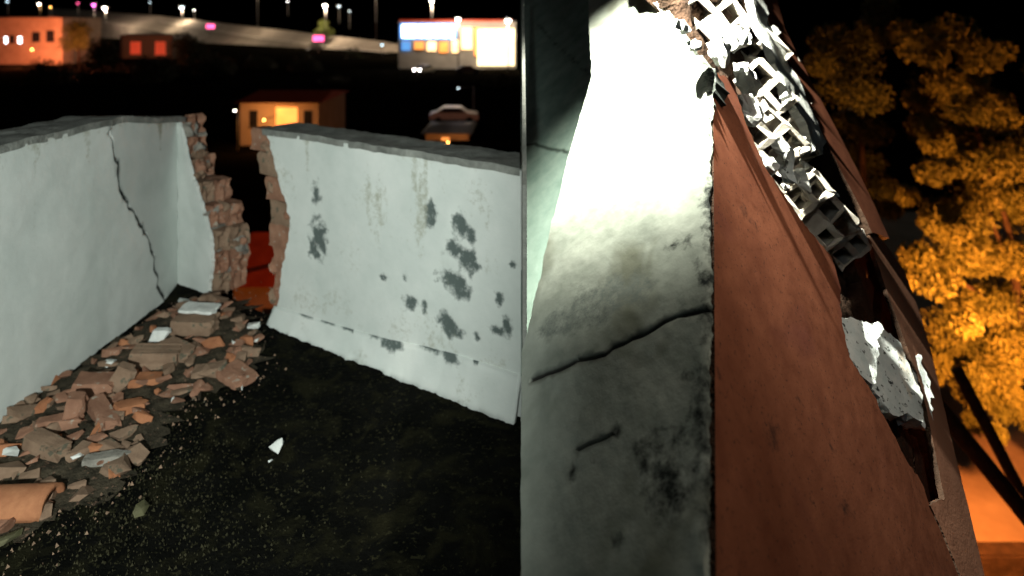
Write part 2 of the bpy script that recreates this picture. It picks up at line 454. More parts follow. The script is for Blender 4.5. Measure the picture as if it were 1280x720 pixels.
# ================================================================== LEFT PARAPET (cracked, with the stub of its corner)
ldir = unit(np.append(LK - LSTART, 0)); lnor = vec(ldir[1], -ldir[0], 0)             # towards the terrace (+x)
LO = vec(LSTART[0], LSTART[1], FLOOR_Z)
ZUP = vec(0, 0, 1)
def on_left(px, py):
    p = hit(px, py, LO, lnor) - LO; return np.array([p @ ldir, p[2]])
crack_line = wander([on_left(*q) for q in ((139, 170), (146, 205), (150, 236), (166, 262), (183, 292), (190, 312), (196, 340), (199, 362), (207, 374))], 0.018, 0.025, 4.0)
sC = float(np.dot(np.append(CORNER, 0) - np.append(LSTART, 0), ldir))
def top_z(s):            # top edge in metres above the floor
    D = LSTART[1] + s * ldir[1]
    return np.interp(D, [0.6, 2.3, 3.05, 3.66, 4], [1.005, 1.02, 1.028, 0.935, 0.93])
def s_crack(z): return np.interp(z, crack_line[::-1, 1], crack_line[::-1, 0])
c_off = -float(np.dot(np.append(CORNER - LSTART, 0), lnor)) - 0.006
def left_disp(P):
    h = fnoise(P, 3.0, 1.0, 3) * 0.006 + fnoise(P, 30, 3.0, 3) * 0.0008
    beyond = P[:, 0] - s_crack(P[:, 1])
    h = np.where(beyond > 0, h * 0.3 - 0.006, h) - np.clip(beyond, 0, 9) / (sC - s_crack(P[:, 1])) * c_off
    d = seg_dist(crack_line, P, False); w = 0.009 + 0.004 * fnoise(P, 20, 8, 2)
    h = h - np.clip(1 - d / np.maximum(w, 0.004), 0, 1) * 0.03
    return h
def left_crack(P):
    d = seg_dist(crack_line, P, False); return np.clip(1.9 - d / (0.0085 + 0.006 * fnoise(P, 9, 8, 3)), 0, 1)
ex = crack_pts(crack_line, (-0.018, -0.012, -0.008, -0.004, 0, 0.004, 0.008, 0.012, 0.018), 0.009)
lw_out = [(0, -0.02, 0), (sC, -0.02, 0), (sC, 0.935, 0)] + [(s, float(top_z(s)) - 0.006, 0.0) for s in np.linspace(sC - 0.03, 0.05, 40)] + [(0, 1.005, 0)]
left_wall = empty('parapet_wall', (-1.95, 2.2, FLOOR_Z), 'white plastered parapet with a long dark crack, left of the breach', 'wall')
def dirt_l(P): return np.clip(fnoise(P * np.array([11, 1.4]), 1.0, 9.0, 4) * 1.0 - 0.2, 0, 1) * np.clip((P[:, 1] - 0.3) / 0.6, 0, 1) + np.clip(0.5 + fnoise(P, 2.5, 6, 4) * 0.5, 0, 1) * np.clip((0.10 - (top_z(P[:, 0]) - P[:, 1])) / 0.10, 0, 1) * 0.9
sheet('plaster_face', outline(lw_out, 0.02, seed=1.0), LO, ldir, ZUP, lnor, 0.018, 0.022, 'white', left_wall, left_disp,
      {'crack': left_crack, 'dirt': dirt_l, 'stain': lambda P: np.zeros(len(P))}, ex)
# masonry body behind the plaster (kept back of the tilted corner)
bm = bmesh.new()
Q = []
for s, off in ((0, -0.03), (sC - 0.85, -0.10), (sC - 0.25, -0.13), (sC, -0.16)):
    zt = float(top_z(s)) - 0.012
    for w in (off, -0.24):
        p = LO + ldir * s + lnor * w
        Q.append((bm.verts.new(p + ZUP * -0.02), bm.verts.new(p + ZUP * zt)))
for i in range(3):
    a, b, c, d = Q[2 * i], Q[2 * i + 2], Q[2 * i + 1], Q[2 * i + 3]
    bm.faces.new((a[0], b[0], b[1], a[1])); bm.faces.new((d[0], c[0], c[1], d[1]))
    bm.faces.new((a[1], b[1], d[1], c[1])); bm.faces.new((a[0], c[0], d[0], b[0]))
bm.faces.new((Q[0][0], Q[0][1], Q[1][1], Q[1][0])); bm.faces.new((Q[-2][0], Q[-1][0], Q[-1][1], Q[-2][1]))
bm_obj('masonry_core', bm, 'mortar', left_wall)
# weathered mortar capping along the top
def cap_disp(P): return fnoise(P, 7, 12, 4) * 0.007 + fnoise(P, 40, 2, 3) * 0.003
def top_sheet(name, O, U, length, W_in, W_out, zfun, parent, back, cut=0.0):
    """rough mortar capping; v runs from the terrace edge outwards"""
    outl = outline([(0, W_in, 0.008), (length, W_in, 0), (length - cut * (W_out - W_in), W_out, 0.01), (0, W_out, 0)], 0.03, seed=5.0)
    def d(P): return cap_disp(P) + np.array([zfun(s) for s in P[:, 0]])
    return sheet(name, outl, O, U, back, ZUP, 0.02, 0.03, 'wall_top', parent, d)
top_sheet('mortar_capping', LO, ldir, sC - 0.02, -0.004, 0.25, lambda s: float(top_z(s)) + 0.012 , left_wall, -lnor)

# ================================================================== RIGHT PARAPET line: stub at the corner + the long piece beyond the breach
rdir = unit(np.append(REND - CORNER, 0)); rnor = vec(rdir[1], -rdir[0], 0); rnor = -rnor if np.dot(rnor, EYE * vec(1, 1, 0) - np.append(CORNER, 0)) < 0 else rnor
RO = vec(CORNER[0], CORNER[1], FLOOR_Z)
def on_right(px, py, back=0.0):
    p = hit(px, py, RO - rnor * back, rnor) - RO; return np.array([p @ rdir, p[2]])
def pix_r(lst, back=0.0): return [on_right(a, b, back) for a, b in lst]
RLEN = float(np.linalg.norm(REND - CORNER)) + 0.0
# --- stub
stub_px = [(226, 160), (232, 190), (240, 222), (252, 258), (262, 298), (265, 335), (260, 366), (258, 378)]
stub = pix_r(stub_px)
st_out = [(0.0, -0.02, 0), (float(stub[-1][0]), -0.02, 0.008)] + [(float(p[0]), float(p[1]), 0.010) for p in stub[::-1]] + [(0.0, 0.925, 0)]
sheet('corner_plaster', outline(st_out, 0.012, seed=2.0), RO, rdir, ZUP, rnor, 0.012, 0.02, 'white', left_wall,
      lambda P: fnoise(P, 6, 2, 3) * 0.004, {'stain': lambda P: np.zeros(len(P)), 'crack': lambda P: np.zeros(len(P)), 'dirt': lambda P: np.zeros(len(P))})
RM = frame3(rdir, rnor, ZUP)
core_l = pix_r([(234, 168), (243, 200), (260, 232), (279, 248), (289, 290), (291, 330), (288, 362), (286, 380)], 0.10)
cl_z = np.array([p[1] for p in core_l])[::-1]; cl_s = np.array([p[0] for p in core_l])[::-1]
sb_z = np.array([p[1] for p in stub])[::-1]; sb_s = np.array([p[0] for p in stub])[::-1]
course = 0.118
for k in range(8):
    zc = 0.055 + k * course
    if zc > 0.92: break
    s_front = float(np.interp(zc, sb_z, sb_s)); s_core = float(np.interp(zc, cl_z, cl_s))
    for wy, (d0, d1, t) in enumerate(((0.026, 0.10, 0.45), (0.107, 0.19, 1.0))):
        e = s_front + 0.015 + (s_core - s_front) * t + random.uniform(-0.010, 0.012)
        s0 = max(-0.10 if wy else 0.0, e - random.uniform(0.20, 0.26))
        me = rough_brick_mesh('brick', (e - s0, d1 - d0 + 0.006, course - 0.002), 4, 0.007, 0.045, seed=k * 5 + wy, wear=0.006)
        place('brick', me, RO + rdir * (s0 + e) / 2 - rnor * (d0 + d1) / 2 + ZUP * zc, RM @ Euler((random.uniform(-.03, .03), random.uniform(-.05, .05), random.uniform(-.06, .06))).to_matrix(),
              random.choice(['brick', 'brick_dusty', 'brick']), left_wall)
        # bed joint
    if k:
        me = rough_brick_mesh('mortar_joint', (max(0.06, s_core * 0.95), 0.155, 0.026), 3, 0.006, 0.03, seed=40 + k)
        place('mortar_joint', me, RO + rdir * (s_core * 0.95) / 2 - rnor * 0.108 + ZUP * (zc - course / 2), RM, 'mortar', left_wall)

for i in range(18):
    z = random.uniform(0.06, 0.88); a = float(np.interp(z, sb_z, sb_s)); b = float(np.interp(z, cl_z, cl_s)); t = random.random()
    me = rubble_mesh('mortar_lump', (random.uniform(.04, .09), random.uniform(.04, .07), random.uniform(.04, .10)), 400 + i)
    place('mortar_lump', me, RO + rdir * (a + (b - a) * t + 0.012) - rnor * (0.03 + 0.14 * t) + ZUP * z, (random.uniform(-1, 1), random.uniform(-1, 1), random.uniform(-1, 1)), random.choice(['brick', 'brick_dusty', 'mortar']), left_wall)
# --- long white piece
right_wall = empty('parapet_wall', (-0.6, 2.8, FLOOR_Z), 'white plastered parapet with dark peeling spots, right of the breach', 'wall')
rf = pix_r([(333, 163), (342, 200), (352, 238), (362, 272), (361, 300), (353, 330), (349, 365), (346, 402)])
RTOP = 0.940
rw_out = [(float(rf[-1][0]), -0.02, 0.0)] + [(RLEN, -0.02, 0), (RLEN, 0.930, 0.0), (float(rf[0][0]), RTOP, 0.008)] + [(float(p[0]), float(p[1]), 0.010) for p in rf[1:-1]]
spots_px = [(395, 243, 5, 13), (398, 298, 10, 22), (392, 315, 7, 9), (537, 267, 7, 15), (574, 284, 8, 18), (588, 296, 6, 14), (566, 312, 9, 10), (584, 325, 12, 16),
            (566, 350, 17, 12), (576, 362, 13, 12), (514, 380, 8, 9), (530, 384, 3, 10), (556, 402, 9, 12), (563, 412, 14, 9), (624, 374, 5, 9), (634, 408, 6, 13), (622, 414, 9, 7),
            (479, 347, 5, 3), (505, 347, 3, 4), (596, 421, 3, 6), (640, 330, 4, 5)]
def px_blobs(lst, fn):
    out = []
    for x, y, rx, ry in lst:
        c = fn(x, y); a = fn(x + rx, y); b = fn(x, y + ry)
        out.append((c[0], c[1], max(abs(a[0] - c[0]), abs(b[0] - c[0])), max(abs(a[1] - c[1]), abs(b[1] - c[1]))))
    return out
r_spots = px_blobs([(a, b, c * 1.25, d * 1.2) for a, b, c, d in spots_px], on_right)
def r_stain(P): return blobs(P, r_spots, 0.35, 3.0, 24, 0.9)
def r_disp(P): return fnoise(P, 2.0, 9.0, 2) * 0.005 + fnoise(P, 25, 3.0, 3) * 0.0006 - r_stain(P) * 0.003
def drips(P, seed): return np.clip(fnoise(P * np.array([13, 1.6]), 1.0, seed, 4) * 1.1 - 0.12, 0, 1) * np.clip((P[:, 1] - 0.25) / 0.6, 0, 1)
def r_dirt(P): return drips(P, 5.0) * 0.9 + np.clip(0.1 + fnoise(P, 4, 16, 5) * 0.8, 0, 1) * 0.6 + np.clip((P[:, 1] - 0.90) / 0.04, 0, 1) * 0.3
sheet('plaster_face', outline(rw_out, 0.014, seed=3.0), RO, rdir, ZUP, rnor, 0.012, 0.022, 'white', right_wall, r_disp,
      {'stain': r_stain, 'dirt': r_dirt, 'crack': lambda P: np.zeros(len(P))})
core_r = pix_r([(316, 176), (322, 200), (332, 240), (338, 275), (340, 305), (343, 340), (343, 380), (341, 400)], 0.04)
cr_z = np.array([p[1] for p in core_r])[::-1]; cr_s = np.array([p[0] for p in core_r])[::-1]
rf_z = np.array([p[1] for p in rf])[::-1]; rf_s = np.array([p[0] for p in rf])[::-1]
for k in range(8):
    zc = 0.055 + k * course
    if zc > 0.92: break
    sc_ = float(np.interp(zc, cr_z, cr_s))
    for wy, (d0, d1) in enumerate(((0.028, 0.105), (0.112, 0.19))):
        s0 = sc_ + random.uniform(-0.015, 0.02) + wy * 0.07
        L = random.uniform(0.20, 0.28)
        me = rough_brick_mesh('brick', (L, d1 - d0, course - 0.002), 4, 0.006, 0.035, seed=100 + k * 5 + wy, wear=0.012)
        place('brick', me, RO + rdir * (s0 + L / 2) - rnor * (d0 + d1) / 2 + ZUP * zc, RM @ Euler((0, 0, math.pi)).to_matrix() @ Euler((random.uniform(-.03, .03), random.uniform(-.04, .04), random.uniform(-.05, .05))).to_matrix(),
              random.choice(['brick', 'brick', 'brick_dusty']), right_wall)
for i in range(12):
    z = random.uniform(0.06, 0.90); a = float(np.interp(z, cr_z, cr_s)); b = float(np.interp(z, rf_z, rf_s)); t = random.random()
    me = rubble_mesh('mortar_lump', (random.uniform(.04, .08), random.uniform(.03, .06), random.uniform(.04, .10)), 440 + i)
    place('mortar_lump', me, RO + rdir * (a + (b - a) * t + 0.008) - rnor * 0.035 + ZUP * z, (random.uniform(-1, 1), random.uniform(-1, 1), random.uniform(-1, 1)), random.choice(['brick', 'brick_dusty', 'brick']), right_wall)
bm = bmesh.new()
s0 = float(rf_s.max()) + 0.16
box_bm(bm, RO + rdir * (s0 + RLEN - 0.13) / 2 - rnor * 0.11 + ZUP * 0.455, (RLEN - 0.13 - s0, 0.166, 0.93), RM)
bm_obj('masonry_core', bm, 'mortar', right_wall)
s0 = float(rf[0][0]) - 0.03
top_sheet('mortar_capping', RO + rdir * s0, rdir, RLEN - s0, -0.006, 0.21, lambda s: 0.953 - 0.006 * s, right_wall, -rnor, 0.64)
# sloped cant strip along its foot
seam = [on_right(*q) for q in ((346, 383), (375, 391), (410, 402), (450, 414), (488, 424), (530, 432), (565, 441), (610, 455), (650, 468))]
def seam_z(s): return np.interp(s, [p[0] for p in seam], [p[1] for p in seam])
cs0 = float(rf_s[0]) - 0.02
na = 110; nb = 7; cv = []; cf = []
for i in range(na):
    s = cs0 + (RLEN - 0.001 - cs0) * i / (na - 1); zt = float(seam_z(s))
    for j in range(nb):
        t = j / (nb - 1)
        off = 0.004 + 0.050 * t ** 1.1; z = zt * (1 - t) - 0.012 * t
        w = noise.fractal(Vector((s * 9, t * 2, 4)), 0.8, 2, 4)
        edge = 0.012 * noise.fractal(Vector((s * 26, 7, 1)), 0.7, 2, 4) if j == nb - 1 else 0
        cv.append(RO + rdir * s + rnor * (off + w * 0.004 + edge) + ZUP * z)
for i in range(na - 1):
    for j in range(nb - 1):
        a = i * nb + j; cf.append((a, a + 1, a + nb + 1, a + nb))
sm = px_blobs([(384, 394, 9, 4), (412, 402, 8, 4), (490, 428, 22, 7), (470, 421, 12, 4), (563, 444, 13, 9), (540, 436, 14, 3), (595, 450, 4, 6), (435, 409, 8, 3)], on_right)
CP = np.array([[(v - RO) @ rdir, (v - RO)[2]] for v in np.array(cv)])
pyd('cant_strip', cv, cf, 'white', right_wall, True, {'stain': blobs(CP, sm, 0.3, 6.0, 16, 0.5), 'dirt': np.clip(fnoise(CP, 5, 3, 4) * 0.5, 0, 1), 'crack': np.zeros(len(cv))})
o = [c for c in right_wall.children if c.name.startswith('cant_strip')][0]
md = o.modifiers.new('thickness', 'SOLIDIFY'); md.thickness = 0.02; md.offset = -1

# ================================================================== RUBBLE
heap_px = [(232, 380), (300, 372), (330, 420), (318, 470), (270, 490), (235, 500), (195, 540), (160, 605), (90, 640), (40, 670), (-60, 690), (-60, 560), (0, 520), (60, 478), (120, 440), (180, 402)]
heap = np.array([floor_at(a, b, FLOOR_Z)[:2] for a, b in heap_px])
hc = floor_at(255, 400, FLOOR_Z)[:2]
def heap_h(P):
    P = np.atleast_2d(P); d = seg_dist(heap, P); ins = inside(heap, P)
    base = np.where(ins, np.clip(d / 0.16, 0, 1), 0)
    peak = np.exp(-((P[:, 0] - hc[0]) ** 2 / 0.10 + (P[:, 1] - hc[1]) ** 2 / 0.06))
    return base * (0.014 + 0.055 * peak)
def hz(x, y): return FLOOR_Z + float(heap_h(np.array([[x, y]]))[0])
sheet('brick_dust', outline([(*p, 0.09) for p in heap], 0.02), (0, 0, FLOOR_Z + 0.001), (1, 0, 0), (0, 1, 0), (0, 0, 1), 0.016, 0, 'dust',
      disp=lambda P: heap_h(P) + np.clip(fnoise(P, 22, 3, 5), -0.3, 1) * 0.012 * np.clip(seg_dist(heap, P) / 0.05, 0, 1) - 0.006 + 0.006 * np.clip(seg_dist(heap, P) / 0.03, 0, 1))
tag(bpy.data.objects['brick_dust'], 'brown brick dust and crumbs heaped under the breach', 'rubble', kind='stuff')

def floor_piece(name, px, py, size, mat, yaw, tilt, label, cat, kind='brick', lift=0.3, group=None, seed=1, roll=0.0, broken=0.03):
    p = floor_at(px, py, FLOOR_Z); z = hz(p[0], p[1])
    # heap raises the point: walk towards the eye so the piece stays on its sight line
    for _ in range(3):
        p = floor_at(px, py, z); z = hz(p[0], p[1])
    if kind == 'brick': size = (size[0], size[1], size[2] * (0.72 if size[2] < 0.1 else 0.85))
    if kind == 'brick': me = rough_brick_mesh(name, size, 3, 0.006, broken, seed)
    elif kind == 'hollow': me = hollow_mesh(name, size[2], size[1], size[0], 2, 3, 0.009, seed, 0.06)
    else: me = shard_mesh(name, size, 12, seed)
    R = Euler((roll, tilt, yaw)).to_matrix()
    if kind == 'hollow': R = R @ Euler((0, math.radians(90), 0)).to_matrix()
    return place(name, me, (p[0], p[1], z + size[2] * lift), R, mat, None, label, cat, group)
G = 'rubble fallen below the breach'
floor_piece('broken_brick', 245, 412, (0.19, 0.11, 0.09), 'brick_dusty', 0.05, 0.05, 'large dusty brick block lying flat at the foot of the breach', 'brick', group=G, seed=3, lift=0.5)
pl = floor_piece('plaster_slab', 250, 400, (0.17, 0.10, 0.018), 'plaster_bit', 0.0, 0.06, 'grey white plaster slab lying on the large brick under the breach', 'plaster', group=G, seed=9, lift=4.6, kind='brick')
floor_piece('broken_brick', 296, 472, (0.15, 0.11, 0.04), 'brick', -0.55, 0.16, 'flat terracotta brick at the right end of the rubble, tilted', 'brick', group=G, seed=5, lift=0.4)
floor_piece('broken_brick', 262, 466, (0.13, 0.07, 0.045), 'brick_dusty', 0.2, -0.1, 'tan brick half lying left of the tilted flat brick', 'brick', group=G, seed=8, lift=0.4)
floor_piece('hollow_brick', 195, 457, (0.19, 0.09, 0.09), 'brick_dusty', 0.25, 0.14, 'tan hollow brick in the middle of the heap beside the wall', 'brick', 'hollow', group=G, seed=11)
floor_piece('broken_brick', 222, 447, (0.14, 0.08, 0.07), 'brick_dusty', -0.3, 0.2, 'tan brick end resting against the hollow brick', 'brick', group=G, seed=12, lift=0.6)
floor_piece('broken_brick', 182, 478, (0.13, 0.07, 0.05), 'brick_orange', 0.5, 0.25, 'orange brick splinter below the tan hollow brick', 'brick', group=G, seed=13)
floor_piece('plaster_lump', 201, 430, (0.09, 0.06, 0.06), 'plaster_bit', 0.3, 0.2, 'greenish white plaster lump between brick block and wall foot', 'plaster', 'shard', group=G, seed=14, lift=0.8)
floor_piece('broken_brick', 118, 492, (0.14, 0.10, 0.08), 'brick', 0.35, 0.2, 'reddish brick leaning on the wall foot halfway along the heap', 'brick', group=G, seed=15, lift=0.6)
floor_piece('broken_brick', 152, 487, (0.07, 0.05, 0.13), 'brick_dusty', 0.2, 0.5, 'grey brick end standing upright against the wall', 'brick', group=G, seed=16, lift=0.4)
floor_piece('broken_brick', 92, 530, (0.06, 0.05, 0.13), 'brick', 0.5, 0.25, 'narrow brick stump standing upright in the heap', 'brick', group=G, seed=17, lift=0.45)
floor_piece('broken_brick', 128, 523, (0.20, 0.06, 0.05), 'brick', -0.7, 0.1, 'long reddish brick sliver pointing away from the wall', 'brick', group=G, seed=18, lift=0.5)
floor_piece('broken_brick', 75, 535, (0.15, 0.05, 0.05), 'brick', 0.25, 0.0, 'short brick bar lying across behind the upright stump', 'brick', group=G, seed=19, lift=0.6)
floor_piece('broken_brick', 162, 513, (0.10, 0.06, 0.05), 'brick_orange', 0.8, 0.2, 'bright orange brick scrap on the outer side of the heap', 'brick', group=G, seed=20)
floor_piece('broken_brick', 60, 565, (0.17, 0.06, 0.06), 'brick_dusty', -0.35, 0.1, 'dull brown brick bar between the two white lumps', 'brick', group=G, seed=21, lift=0.5)
floor_piece('brick_tile', 132, 579, (0.13, 0.04, 0.035), 'mortar', 0.15, 0.0, 'grey mortar strip beside the white chip near the heap edge', 'mortar', group=G, seed=22, lift=0.6)
floor_piece('broken_brick', 143, 589, (0.09, 0.035, 0.03), 'brick_orange', -1.0, 0.0, 'thin orange brick splinter at the lower edge of the heap', 'brick', group=G, seed=23, lift=0.5)
cyl = bmesh.new()
# half-round terracotta tile lying at the picture's lower left
L, R0 = 0.27, 0.060
for i in range(13):
    a = math.pi * i / 12
    for rr in (R0, R0 - 0.012):
        for k in range(7):
            x = -L / 2 + L * k / 6; jit = 0.008 * noise.noise(Vector((a * 3, rr * 40, k)))
            cyl.verts.new((x + (jit if k in (0, 6) else 0), math.cos(a) * rr * 1.05, math.sin(a) * rr + jit * 0.2))
cyl.verts.ensure_lookup_table()
def cvx(i, r, k): return cyl.verts[i * 14 + r * 7 + k]
for i in range(12):
    for k in range(6):
        cyl.faces.new((cvx(i, 0, k), cvx(i, 0, k + 1), cvx(i + 1, 0, k + 1), cvx(i + 1, 0, k)))
        cyl.faces.new((cvx(i, 1, k), cvx(i + 1, 1, k), cvx(i + 1, 1, k + 1), cvx(i, 1, k + 1)))
    for k in (0, 6): cyl.faces.new((cvx(i, 0, k), cvx(i + 1, 0, k), cvx(i + 1, 1, k), cvx(i, 1, k)))
for i in (0, 12):
    for k in range(6): cyl.faces.new((cvx(i, 0, k), cvx(i, 1, k), cvx(i, 1, k + 1), cvx(i, 0, k + 1)))
bmesh.ops.recalc_face_normals(cyl, faces=cyl.faces)
me = bpy.data.meshes.new('roof_tile'); cyl.to_mesh(me); cyl.free(); me.polygons.foreach_set('use_smooth', [True] * len(me.polygons))
p = floor_at(8, 638, FLOOR_Z)
place('roof_tile', me, (p[0], p[1], FLOOR_Z + 0.006), (0.0, 0.0, 0.06), 'brick_orange', None, 'rounded terracotta tile nearest the viewer at the lower left', 'tile', G)
for px, py, sz, lab, mt in ((346, 566, (0.050, 0.045, 0.05), 'white plaster cube alone on the dark terrace floor', 'plaster_bit'),
                            (15, 576, (0.055, 0.045, 0.04), 'white plaster lump at the left end of the heap above the round tile', 'plaster_bit'),
                            (94, 574, (0.055, 0.035, 0.025), 'flat white chip on the heap below the upright stump', 'plaster_bit'),
                            (176, 641, (0.060, 0.05, 0.03), 'pale olive plaster chip on the floor below the heap', 'olive_bit'),
                            (8, 678, (0.07, 0.05, 0.03), 'yellow green mossy chip below the round tile', 'olive_bit'),
                            (216, 501, (0.012, 0.030, 0.012), 'tiny white plaster sliver right of the heap', 'plaster_bit'),
                            (338, 578, (0.012, 0.018, 0.010), 'tiny white crumb beside the plaster cube', 'plaster_bit'),
                            (303, 486, (0.010, 0.045, 0.008), 'thin white plaster sliver in front of the tilted flat brick', 'plaster_bit'),
                            (278, 386, (0.05, 0.04, 0.02), 'white plaster chip behind the large brick block', 'plaster_bit'),
                            (316, 410, (0.07, 0.05, 0.03), 'white plaster flake at the foot of the right parapet', 'plaster_bit'),
                            (318, 428, (0.05, 0.03, 0.02), 'small white plaster flake in front of the right parapet foot', 'plaster_bit'),
                            (290, 430, (0.06, 0.03, 0.02), 'white plaster shard right of the large brick block', 'plaster_bit'),
                            (292, 440, (0.014, 0.05, 0.012), 'bright plaster splinter below the white shard', 'plaster_bit'),
                            (137, 457, (0.06, 0.05, 0.03), 'white plaster flake pressed against the left wall foot', 'plaster_bit'),
                            (232, 380, (0.09, 0.06, 0.03), 'white plaster piece under the corner plaster', 'plaster_bit')):
    floor_piece('plaster_chip', px, py, sz, mt, random.uniform(-.6, .6), random.uniform(-.3, .3), lab, 'plaster', 'shard', 0.45, G, seed=int(px * 3 + py))
# the smaller fragments of the heap, each on its own
frag = []
for i in range(14):
    L = random.uniform(0.04, 0.125)
    frag.append(shard_mesh('brick_fragment', (L, L * random.uniform(.35, .7), L * random.uniform(.2, .45)), 13, 300 + i))
for i, me in enumerate(frag): me.materials.append(M[('brick', 'brick_dusty', 'brick_dusty', 'brick', 'brick_dusty', 'brick', 'brick_orange')[i % 7]])
cnt = 0; lo, hi = heap.min(0), heap.max(0)
while cnt < 210:
    q = np.array([[random.uniform(lo[0], hi[0]), random.uniform(lo[1], hi[1])]])
    if not inside(heap, q)[0] or seg_dist(heap, q)[0] < random.uniform(0.0, 0.03): continue
    x, y = q[0]
    o = place('brick_fragment', random.choice(frag), (x, y, hz(x, y) + 0.010), (random.uniform(-.3, .3), random.uniform(-.3, .3), random.uniform(0, 6.3)), None,
              None, 'small broken brick fragment in the rubble heap along the left wall', 'brick', 'small brick fragments in the heap')
    sc = random.uniform(0.6, 1.25); o.scale = (sc, sc, sc)
    cnt += 1
# grit and moss crumbs on the floor: uncountable
gv = []; gf = []
def crumb(x, y, s):
    b = len(gv); r = [random.uniform(.6, 1.2) * s for _ in range(5)]; a = random.uniform(0, 6.28)
    for k in range(3): gv.append((x + math.cos(a + k * 2.1) * r[k], y + math.sin(a + k * 2.1) * r[k], FLOOR_Z - 0.004))
    gv.append((x + random.uniform(-.3, .3) * s, y, FLOOR_Z + r[3] * 0.9))
    gf.extend([(b, b + 1, b + 3), (b + 1, b + 2, b + 3), (b + 2, b, b + 3)])
n = 0
while n < 2600:
    px, py = random.gauss(150, 110), random.gauss(600, 75)
    if py > 735 or py < 440 or px < -20: continue
    p = floor_at(px, py, FLOOR_Z)
    if p[0] < -1.9: continue
    crumb(p[0], p[1], random.choice([.0012, .0015, .002, .002, .003, .005])); n += 1
bv, bf = gv, gf
tag(pyd('grit', gv, gf, 'grit'), 'fine olive grit and moss crumbs strewn over the dark floor', 'grit', kind='stuff')

gv, gf = [], []
n = 0
while n < 700:
    k = random.randrange(len(heap)); t = random.random(); q = heap[k] * (1 - t) + heap[(k + 1) % len(heap)] * t
    q = q + np.array([random.gauss(0, .09), random.gauss(0, .09)]); n += 1
    if q[0] < -1.88 or inside(heap, q[None])[0] and random.random() < .5: continue
    crumb(q[0], q[1], random.choice([.0015, .002, .003, .004, .007]))
tag(pyd('brick_crumbs', gv, gf, 'brick_dusty'), 'fine brick crumbs scattered round the edge of the rubble heap', 'rubble', kind='stuff')

# ================================================================== RAKED PARAPET WALL (right): coping, brown outer face, torn breach
raked = empty('raked_parapet', rw(0.2, -0.2, 0.3), 'raked parapet with pale coping and torn red brown outer face', 'wall')
def on_cop(px, py, dn=0.0):
    p = hit(px, py, RP + RN * dn, RN) - RP; return np.array([p @ RA, p @ RB])
def on_face(px, py, la=0.0):
    p = hit(px, py, RP + RB * la, RB) - RP; return np.array([p @ RA, p @ RN])
# --- coping top: u = along, v = across, front up (-RN)
cop_px = [(651.3, 800, 0), (651.3, 440, 0), (655, 430, 0.003), (672, 360, 0.003), (690, 280, 0.003), (709, 200, 0.003), (740, 95, 0.003), (737, 40, 0.003), (733, -60, 0),
          (800, -60, 0.012), (826, -10, 0.014), (845, 32, 0.016), (868, 66, 0.014), (892, 86, 0.008), (889, 140, 0.004), (887, 200, 0.0045), (886, 280, 0.005), (888, 380, 0.006), (884, 480, 0.005), (885, 580, 0.004), (881, 720, 0.003), (879, 800, 0)]
cop_out = outline([(*on_cop(a, b), r) for a, b, r in cop_px], 0.009, seed=8.0)
cop_crack = wander([on_cop(*q) for q in ((664, 474), (700, 462), (745, 448), (790, 424), (830, 402), (862, 390), (889, 386))], 0.010, 0.02, 3.0)
cop_crack2 = wander([on_cop(*q) for q in ((722, 562), (752, 551), (772, 540))], 0.006, 0.02, 5.0)
joint = wander([on_cop(*q) for q in ((651.3, 22), (690, 50), (715, 74), (740, 95))], 0.003, 0.03, 6.0)
mould_px = [(878, 482, 12, 15), (880, 528, 13, 18), (874, 560, 7, 12), (884, 385, 8, 22), (880, 420, 7, 12), (862, 510, 6, 20), (846, 548, 8, 12), (820, 560, 12, 14), (806, 580, 6, 14), (820, 612, 9, 22),
            (845, 600, 5, 12), (842, 640, 5, 14), (716, 588, 4, 9), (742, 578, 3, 5), (773, 676, 5, 6), (825, 655, 4, 6), (770, 545, 6, 8), (884, 600, 5, 20), (882, 660, 4, 14), (858, 472, 5, 8), (838, 535, 18, 5), (868, 590, 4, 8),
            (870, 330, 5, 8), (862, 300, 6, 5), (878, 350, 5, 10), (842, 306, 9, 4), (885, 240, 4, 14), (884, 290, 5, 14), (886, 340, 6, 18), (852, 640, 3, 16)]
mould = px_blobs([(a, b, c * 1.45, d * 1.45) for a, b, c, d in mould_px] + [(835, 600, 34, 60), (872, 520, 14, 90), (800, 560, 30, 12)], on_cop)
patch_poly = np.array([on_cop(*q) for q in ((668, 428), (690, 432), (725, 420), (765, 398), (802, 378), (832, 362), (830, 346), (800, 342), (760, 348), (728, 362), (696, 388), (676, 410))])
def cop_patch(P):
    d = seg_dist(patch_poly, P); sgn = np.where(inside(patch_poly, P), 1, -1)
    return np.clip(0.5 + sgn * d / 0.04 + fnoise(P, 16, 4, 5) * 0.55, 0, 1) * 0.72
def edge_mould(P):
    return np.clip(0.55 - (-P[:, 1]) / 0.045 + fnoise(P, 9, 9, 5) * 0.5 + fnoise(P, 45, 3, 4) * 0.45, 0, 1)
def cop_mould(P): return np.maximum(blobs(P, mould, 0.5, 7.0, 24, 1.8) * 0.85, edge_mould(P))
def cop_cr(P):
    d = seg_dist(cop_crack, P, False); d2 = seg_dist(cop_crack2, P, False); d3 = seg_dist(joint, P, False)
    return np.clip(np.maximum.reduce([1.45 - d / (0.0052 + 0.0045 * fnoise(P, 15, 2, 3)), 1.0 - d2 / 0.009, 0.0 * d3]), 0, 1)
